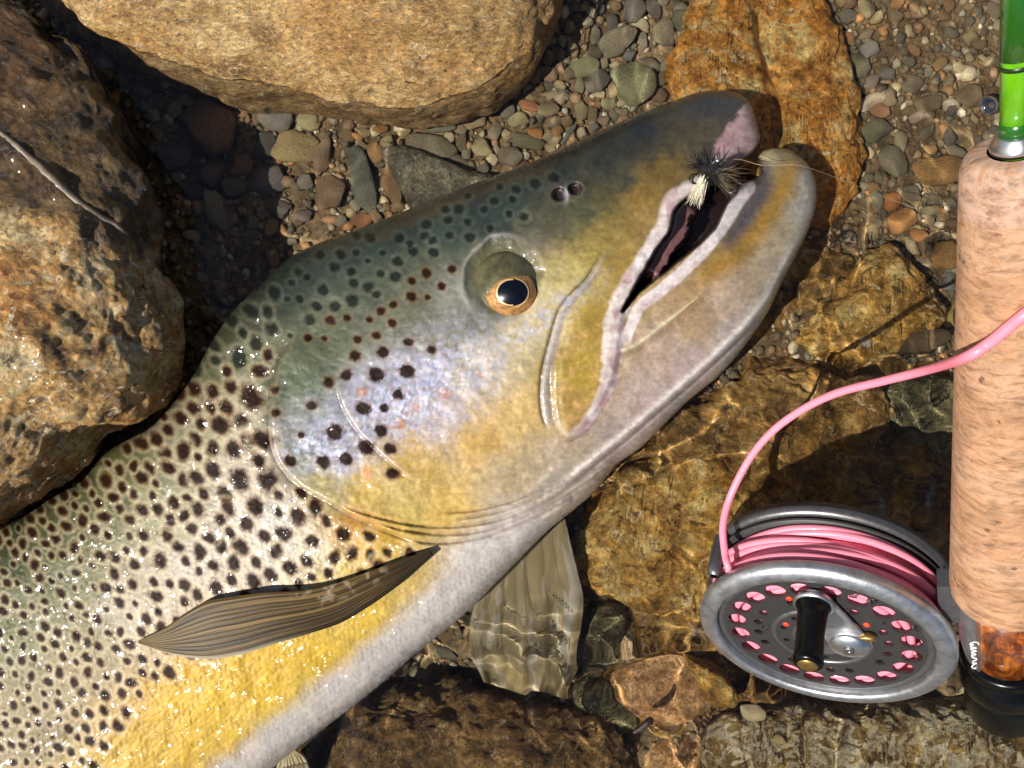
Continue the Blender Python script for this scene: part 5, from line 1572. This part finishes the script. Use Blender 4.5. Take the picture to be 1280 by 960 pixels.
def saddle(name, r0, r1, a0_, a1_, z0, z1, mat, parent, nz=14, na=20):
    rows = []
    A_ = np.radians(np.linspace(a0_, a1_, na)) * sg_c
    Zs = np.linspace(z0, z1, nz)
    def sheet(r):
        out = []
        for z in Zs:
            k = 1 - 0.35 * smooth(z0 + 0.12, z0, np.array(z))
            rr = r0 + (r - r0) * float(0.35 + 0.65 * smooth(z0, z0 + 0.14, np.array(z)))
            out.append(np.column_stack([rr * np.cos(A_), rr * np.sin(A_), np.full(na, z)]))
        return np.vstack(out)
    top, bot = sheet(r1), sheet(r0 - 0.004)
    n = len(top); i_ = np.arange(n).reshape(nz, na)
    q_ = grid_faces(nz, na); rim = [np.stack([e_[:-1], e_[1:], e_[1:] + n, e_[:-1] + n], -1) for e_ in (i_[:, 0], i_[-1], i_[::-1, -1], i_[0, ::-1])]
    wv = (R3 @ np.vstack([top, bot]).T).T + RB
    lv = (REEL_I @ np.column_stack([wv, np.ones(len(wv))]).T).T[:, :3]
    me = mesh_np(name, lv, np.vstack([q_, q_[:, ::-1] + n] + rim), mat, smooth_shade=False)
    b_ = bmesh.new(); b_.from_mesh(me); bmesh.ops.recalc_face_normals(b_, faces=b_.faces); b_.to_mesh(me); b_.free()
    return link(name, me, parent)
ft = saddle('foot', 0.109, 0.132, -24, 50, -0.35, -0.0, m_worn, reel)
rodbox('foot_stem', 0.12, 0.185, -0.04, 0.04, -0.13, 0.06, m_gun, ft)
# script scratched into the foot, traced stroke by stroke
SCR = [(570, 215), (552, 182), (505, 170), (450, 182), (415, 215), (470, 215), (425, 255), (530, 270), (430, 290), (480, 318), (528, 322), (440, 350), (520, 385), (450, 390), (470, 440), (532, 455), (520, 482), (475, 500), (470, 540), (530, 530), (480, 560), (450, 600), (500, 626), (526, 605)]
def foot_pt(px, py, R=0.1328):
    o = cam_l; d = R3.T @ ray(px, py)
    a = d[0] ** 2 + d[1] ** 2; b = 2 * (o[0] * d[0] + o[1] * d[1]); c = o[0] ** 2 + o[1] ** 2 - R * R
    D_ = b * b - 4 * a * c
    return None if D_ <= 0 else o + d * ((-b - math.sqrt(D_)) / (2 * a))
spts = [foot_pt(1182 + a * 60 / 823, 790 + b * 60 / 823) for a, b in SCR]
spts = [p for p in spts if p is not None]
if len(spts) > 6:
    wv = (R3 @ np.array(spts).T).T + RB
    lv = (REEL_I @ np.column_stack([wv, np.ones(len(wv))]).T).T[:, :3]
    v, q = tube_mesh([(spline(lv, 4), 0.0022)], 6)
    link('engraved_script', mesh_np('engraved_script', v, q, simple('white_script', (226, 224, 220), 0.5)), ft)

# ---- pink fly line
m_pink = simple('pink_line', (246, 138, 158), 0.42, 0.0, 0.25, (30, 0.05, 0.004), 0.06)
fl = empty('fly_line', tuple(RC), 'pink fly line wound on the reel and looping off to the right', 'fishing line')
org_l = RC.copy()
def grip_depth(px, py, lift=0.015):
    r = ray(px, py)
    for t in np.linspace(1.2, 2.6, 700):
        w = CAMP + r * t - RB; a = w @ RD
        if np.linalg.norm(w - a * RD) < cork_r(min(max(a, 0), RL)) + lift: return float(t)
    return 2.0
path = [(2300, -120, 3.2), (1900, 80, 2.75), (1600, 225, 2.25), (1430, 300, 1.90), (1345, 345, grip_depth(1285, 388) + 0.02), (1290, 386, grip_depth(1285, 388)), (1262, 408, grip_depth(1262, 408)), (1236, 429, grip_depth(1236, 429, 0.017)), (1206, 447, grip_depth(1214, 444, 0.022)), (1160, 462, 2.09), (1105, 476, 2.28), (1050, 490, 2.44), (1008, 509, 2.56), (968, 537, 2.66), (938, 572, 2.74), (914, 618, 2.80), (904, 655, 2.80), (906, 690, 2.78), (910, 708, 2.76), (914, 724, 2.80)]
pts = np.array([CAMP + ray(a, b) * d for a, b, d in path])
v, q = tube_mesh([(spline(pts, 8) - org_l, 0.0128)], 14)
link('free_line', mesh_np('free_line', v, q, m_pink), fl)
# windings on the spool
coils = []
RM = np.array(REEL_M)[:3, :3]
k_seed = 0
for layer, rad in enumerate((0.205, 0.235, 0.262, 0.290, 0.335, 0.364, 0.389)):
    nturn = 1 if layer < 4 else 9
    for k in range(nturn):
        zc = -0.046 - (0.150 / max(nturn - 1, 1)) * k
        n = 96
        a = np.linspace(0, 2 * np.pi, n)
        ph = rng.uniform(0, 6.28); ph2 = rng.uniform(0, 6.28)
        amp_ = 0.0 if layer < 4 else 1.0
        zz = np.clip(zc + amp_ * (0.014 * np.sin(a + ph) + 0.008 * np.sin(2 * a + ph2)), -0.196, -0.046 if layer < 5 else -0.064)
        rr = rad + 0.006 * np.sin(a * 1 + ph2) + 0.005 * np.sin(3 * a + ph) - (0.016 if layer == 6 else 0) * (0.5 + 0.5 * np.sin(a + ph))
        pl = np.column_stack([rr * np.cos(a), rr * np.sin(a), zz])
        coils.append(((RM @ pl.T).T, 0.0135))
v, q = tube_mesh(coils, 10)
link('wound_line', mesh_np('wound_line', v, q, m_pink), fl)

# ------------------------------------------------------------------ fly, leader, small things
fly = empty('fishing_fly', tuple(P(884, 212, float(body_z(880, 222)) + 0.03)), 'black hackled fishing fly with white tail hooked in the trout\'s mouth', 'fishing fly')
of = np.array(fly.location)
def fibres(name, root, n, dirs, length, r, mat, curl=0.2, zr=(0.1, 0.9), root_spread=3.0):
    paths = []
    for k in range(n):
        a = rng.uniform(*dirs); Ln = rng.uniform(*length) * SC
        zu = rng.uniform(*zr)
        p0 = of + np.array([rng.normal() * root_spread * SC, rng.normal() * root_spread * SC, rng.normal() * 2 * SC]) + np.array([(root[0] - 884) * SC, -(root[1] - 212) * SC, 0])
        dv = np.array([math.cos(a), math.sin(a), zu]); dv /= np.linalg.norm(dv)
        bend = rng.normal(size=3) * curl * Ln
        t = np.linspace(0, 1, 5)[:, None]
        pts = p0 + dv * Ln * t + bend * t * t
        paths.append((pts - of, r * np.array([1, 0.9, 0.75, 0.5, 0.15])))
    v, q = tube_mesh(paths, 4)
    return link(name, mesh_np(name, v, q, mat), fly)
m_hack = simple('black_hackle', (30, 27, 25), 0.5, 0, 0.2)
m_hackl = simple('brown_hackle', (92, 76, 56), 0.5, 0, 0.1)
m_white = simple('white_hair', (226, 216, 190), 0.6)
fibres('hackle', (888, 213), 120, (-2.2, 1.2), (9, 24), 0.0026, m_hack, 0.25, (-0.1, 0.7))
fibres('hackle', (880, 210), 46, (1.7, 3.2), (10, 32), 0.0020, m_hack, 0.2, (0.0, 0.7))
fibres('hackle', (893, 215), 60, (-1.0, 0.3), (22, 36), 0.0018, m_hackl, 0.25, (-0.1, 0.5))
fibres('tail', (880, 224), 110, (-2.35, -1.75), (20, 34), 0.0024, m_white, 0.08, (-0.25, 0.1), 2.2)
th_ = np.linspace(0, 2 * np.pi, 12)
bp = np.array([[-10, 2, -1], [-5, 0, 1], [0, -1, 2], [7, 1, 2], [11, 4, 1], [13, 5, 1]]) * SC
v, q = tube_mesh([(spline(bp, 4), np.interp(np.linspace(0, 1, 21), [0, .2, .5, .8, 1], [0.006, 0.016, 0.02, 0.015, 0.004]))], 14)
link('fly_body', mesh_np('fly_body', v, q, simple('dubbed_body', (24, 22, 22), 0.8, 0, 0, (70, 1.0, 0.02), 0.4)), fly)
hk = np.array([[10 * math.cos(a) * 0.6 - 16, 10 * math.sin(a) * 0.6 - 12, 2] for a in np.linspace(0.4, 5.0, 20)]) * SC
v, q = tube_mesh([(hk, 0.0022)], 8)
link('hook_bend', mesh_np('hook_bend', v, q, simple('hook_wire', (60, 56, 54), 0.25, 0.9)), fly)
bm2 = bmesh.new(); bmesh.ops.create_uvsphere(bm2, u_segments=20, v_segments=12, radius=0.0075)
me = bpy.data.meshes.new('hook_eye'); bm2.to_mesh(me); bm2.free(); me.materials.append(m_silver)
for p_ in me.polygons: p_.use_smooth = True
hb = link('hook_eye', me, fly); hb.location = (11 * SC, 9 * SC, 0.022)

m_line = NT('clear_nylon'); m_line.set(Base_Color=L4((150, 136, 104)), Roughness=0.25)
lp_ = np.array([P(896, 204, float(body_z(896, 204)) + 0.03), P(922, 199, 0.60), P(955, 207, 0.62), P(1000, 207, 0.70), P(1050, 224, 0.55), P(1100, 244, 0.40), P(1150, 262, 0.33)])
v, q = tube_mesh([(spline(lp_, 8), 0.0009)], 6)
link('leader', mesh_np('leader', v, q, m_line.m), label='thin clear leader running right from the fly over the jaw', cat='fishing line')

# bubble floating beside the green blank
def bubble():
    c = on_plane(1238, 130, -0.10) * 0
    p = P(1239, 130, WATER + 0.03)
    th2 = np.linspace(0, 2 * np.pi, 40, endpoint=False); rows = []
    for ph in np.linspace(-0.2, math.pi / 2 - 0.03, 12):
        rows.append(np.column_stack([0.042 * math.cos(ph) * np.cos(th2), 0.042 * math.cos(ph) * np.sin(th2), np.full(40, 0.036 * math.sin(ph))]))
    t = NT('bubble_film')
    t.t.nodes.remove(t.b)
    tr = t.n('ShaderNodeBsdfTransparent'); gl_ = t.n('ShaderNodeBsdfGlossy'); gl_.inputs['Roughness'].default_value = 0.03
    lw = t.n('ShaderNodeLayerWeight'); lw.inputs[0].default_value = 0.72
    mx = t.n('ShaderNodeMixShader'); t.l(lw.outputs['Fresnel'], mx.inputs[0]); t.l(tr.outputs[0], mx.inputs[1]); t.l(gl_.outputs[0], mx.inputs[2]); t.l(mx.outputs[0], t.t.nodes['Material Output'].inputs[0])
    o = link('air_bubble', mesh_np('air_bubble', np.vstack(rows), grid_faces(12, 40, wrap=True), t.m), label='single clear bubble floating beside the green rod', cat='bubble', loc=(p[0], p[1], WATER))
bubble()

# reflection streak modelled as a pale tube on the left boulder (follows its surface)
dg = bpy.context.evaluated_depsgraph_get(); dg.update()
def drop_on(o, px, py):
    r = Vector(ray(px, py)); loc = Vector((0, 0, H)) - o.location
    ok, hit, nrm, _ = o.ray_cast(loc, r.normalized())
    return (np.array(hit), np.array(nrm)) if ok else (None, None)
vp = []
for px, py in spline([(-20, 152), (10, 172), (45, 203), (80, 236), (115, 264), (148, 284), (162, 296)], 6):
    h_, n_ = drop_on(left_b, px, py)
    if h_ is not None: vp.append(h_ - n_ * 0.007)
if len(vp) > 8:
    vp = np.array(vp); k = np.linspace(0, 1, len(vp))
    v, q = tube_mesh([(vp, 0.0145 * (0.4 + 0.6 * np.sin(np.pi * np.clip(k * 1.02, 0, 1)) ** 0.6))], 10)
    v += 0.002 * fbm(v * 14, 2, 5)[:, None]
    link('reflection_streak', mesh_np('reflection_streak', v, q, simple('pale_streak', (126, 112, 96), 0.45, 0, 0.1, (30, 0.5, 0.01), 0.3)), left_b)

# cased insect larva floating in the ripples
ip = np.array([P(792, 916, WATER + 0.004), P(800, 911, WATER + 0.012), P(810, 903, WATER + 0.012), P(818, 899, WATER + 0.008)])
v, q = tube_mesh([(spline(ip, 5), np.interp(np.linspace(0, 1, 16), [0, .3, .8, 1], [0.004, 0.012, 0.016, 0.006]))], 12)
link('insect_case', mesh_np('insect_case', v + 0.003 * fbm(v * 50, 2, 8)[:, None], q, simple('larva_case', (44, 30, 26), 0.3, 0, 0.6, (60, 0.8, 0.01), 0.4)), label='tiny dark insect case floating below the pale fin', cat='insect')
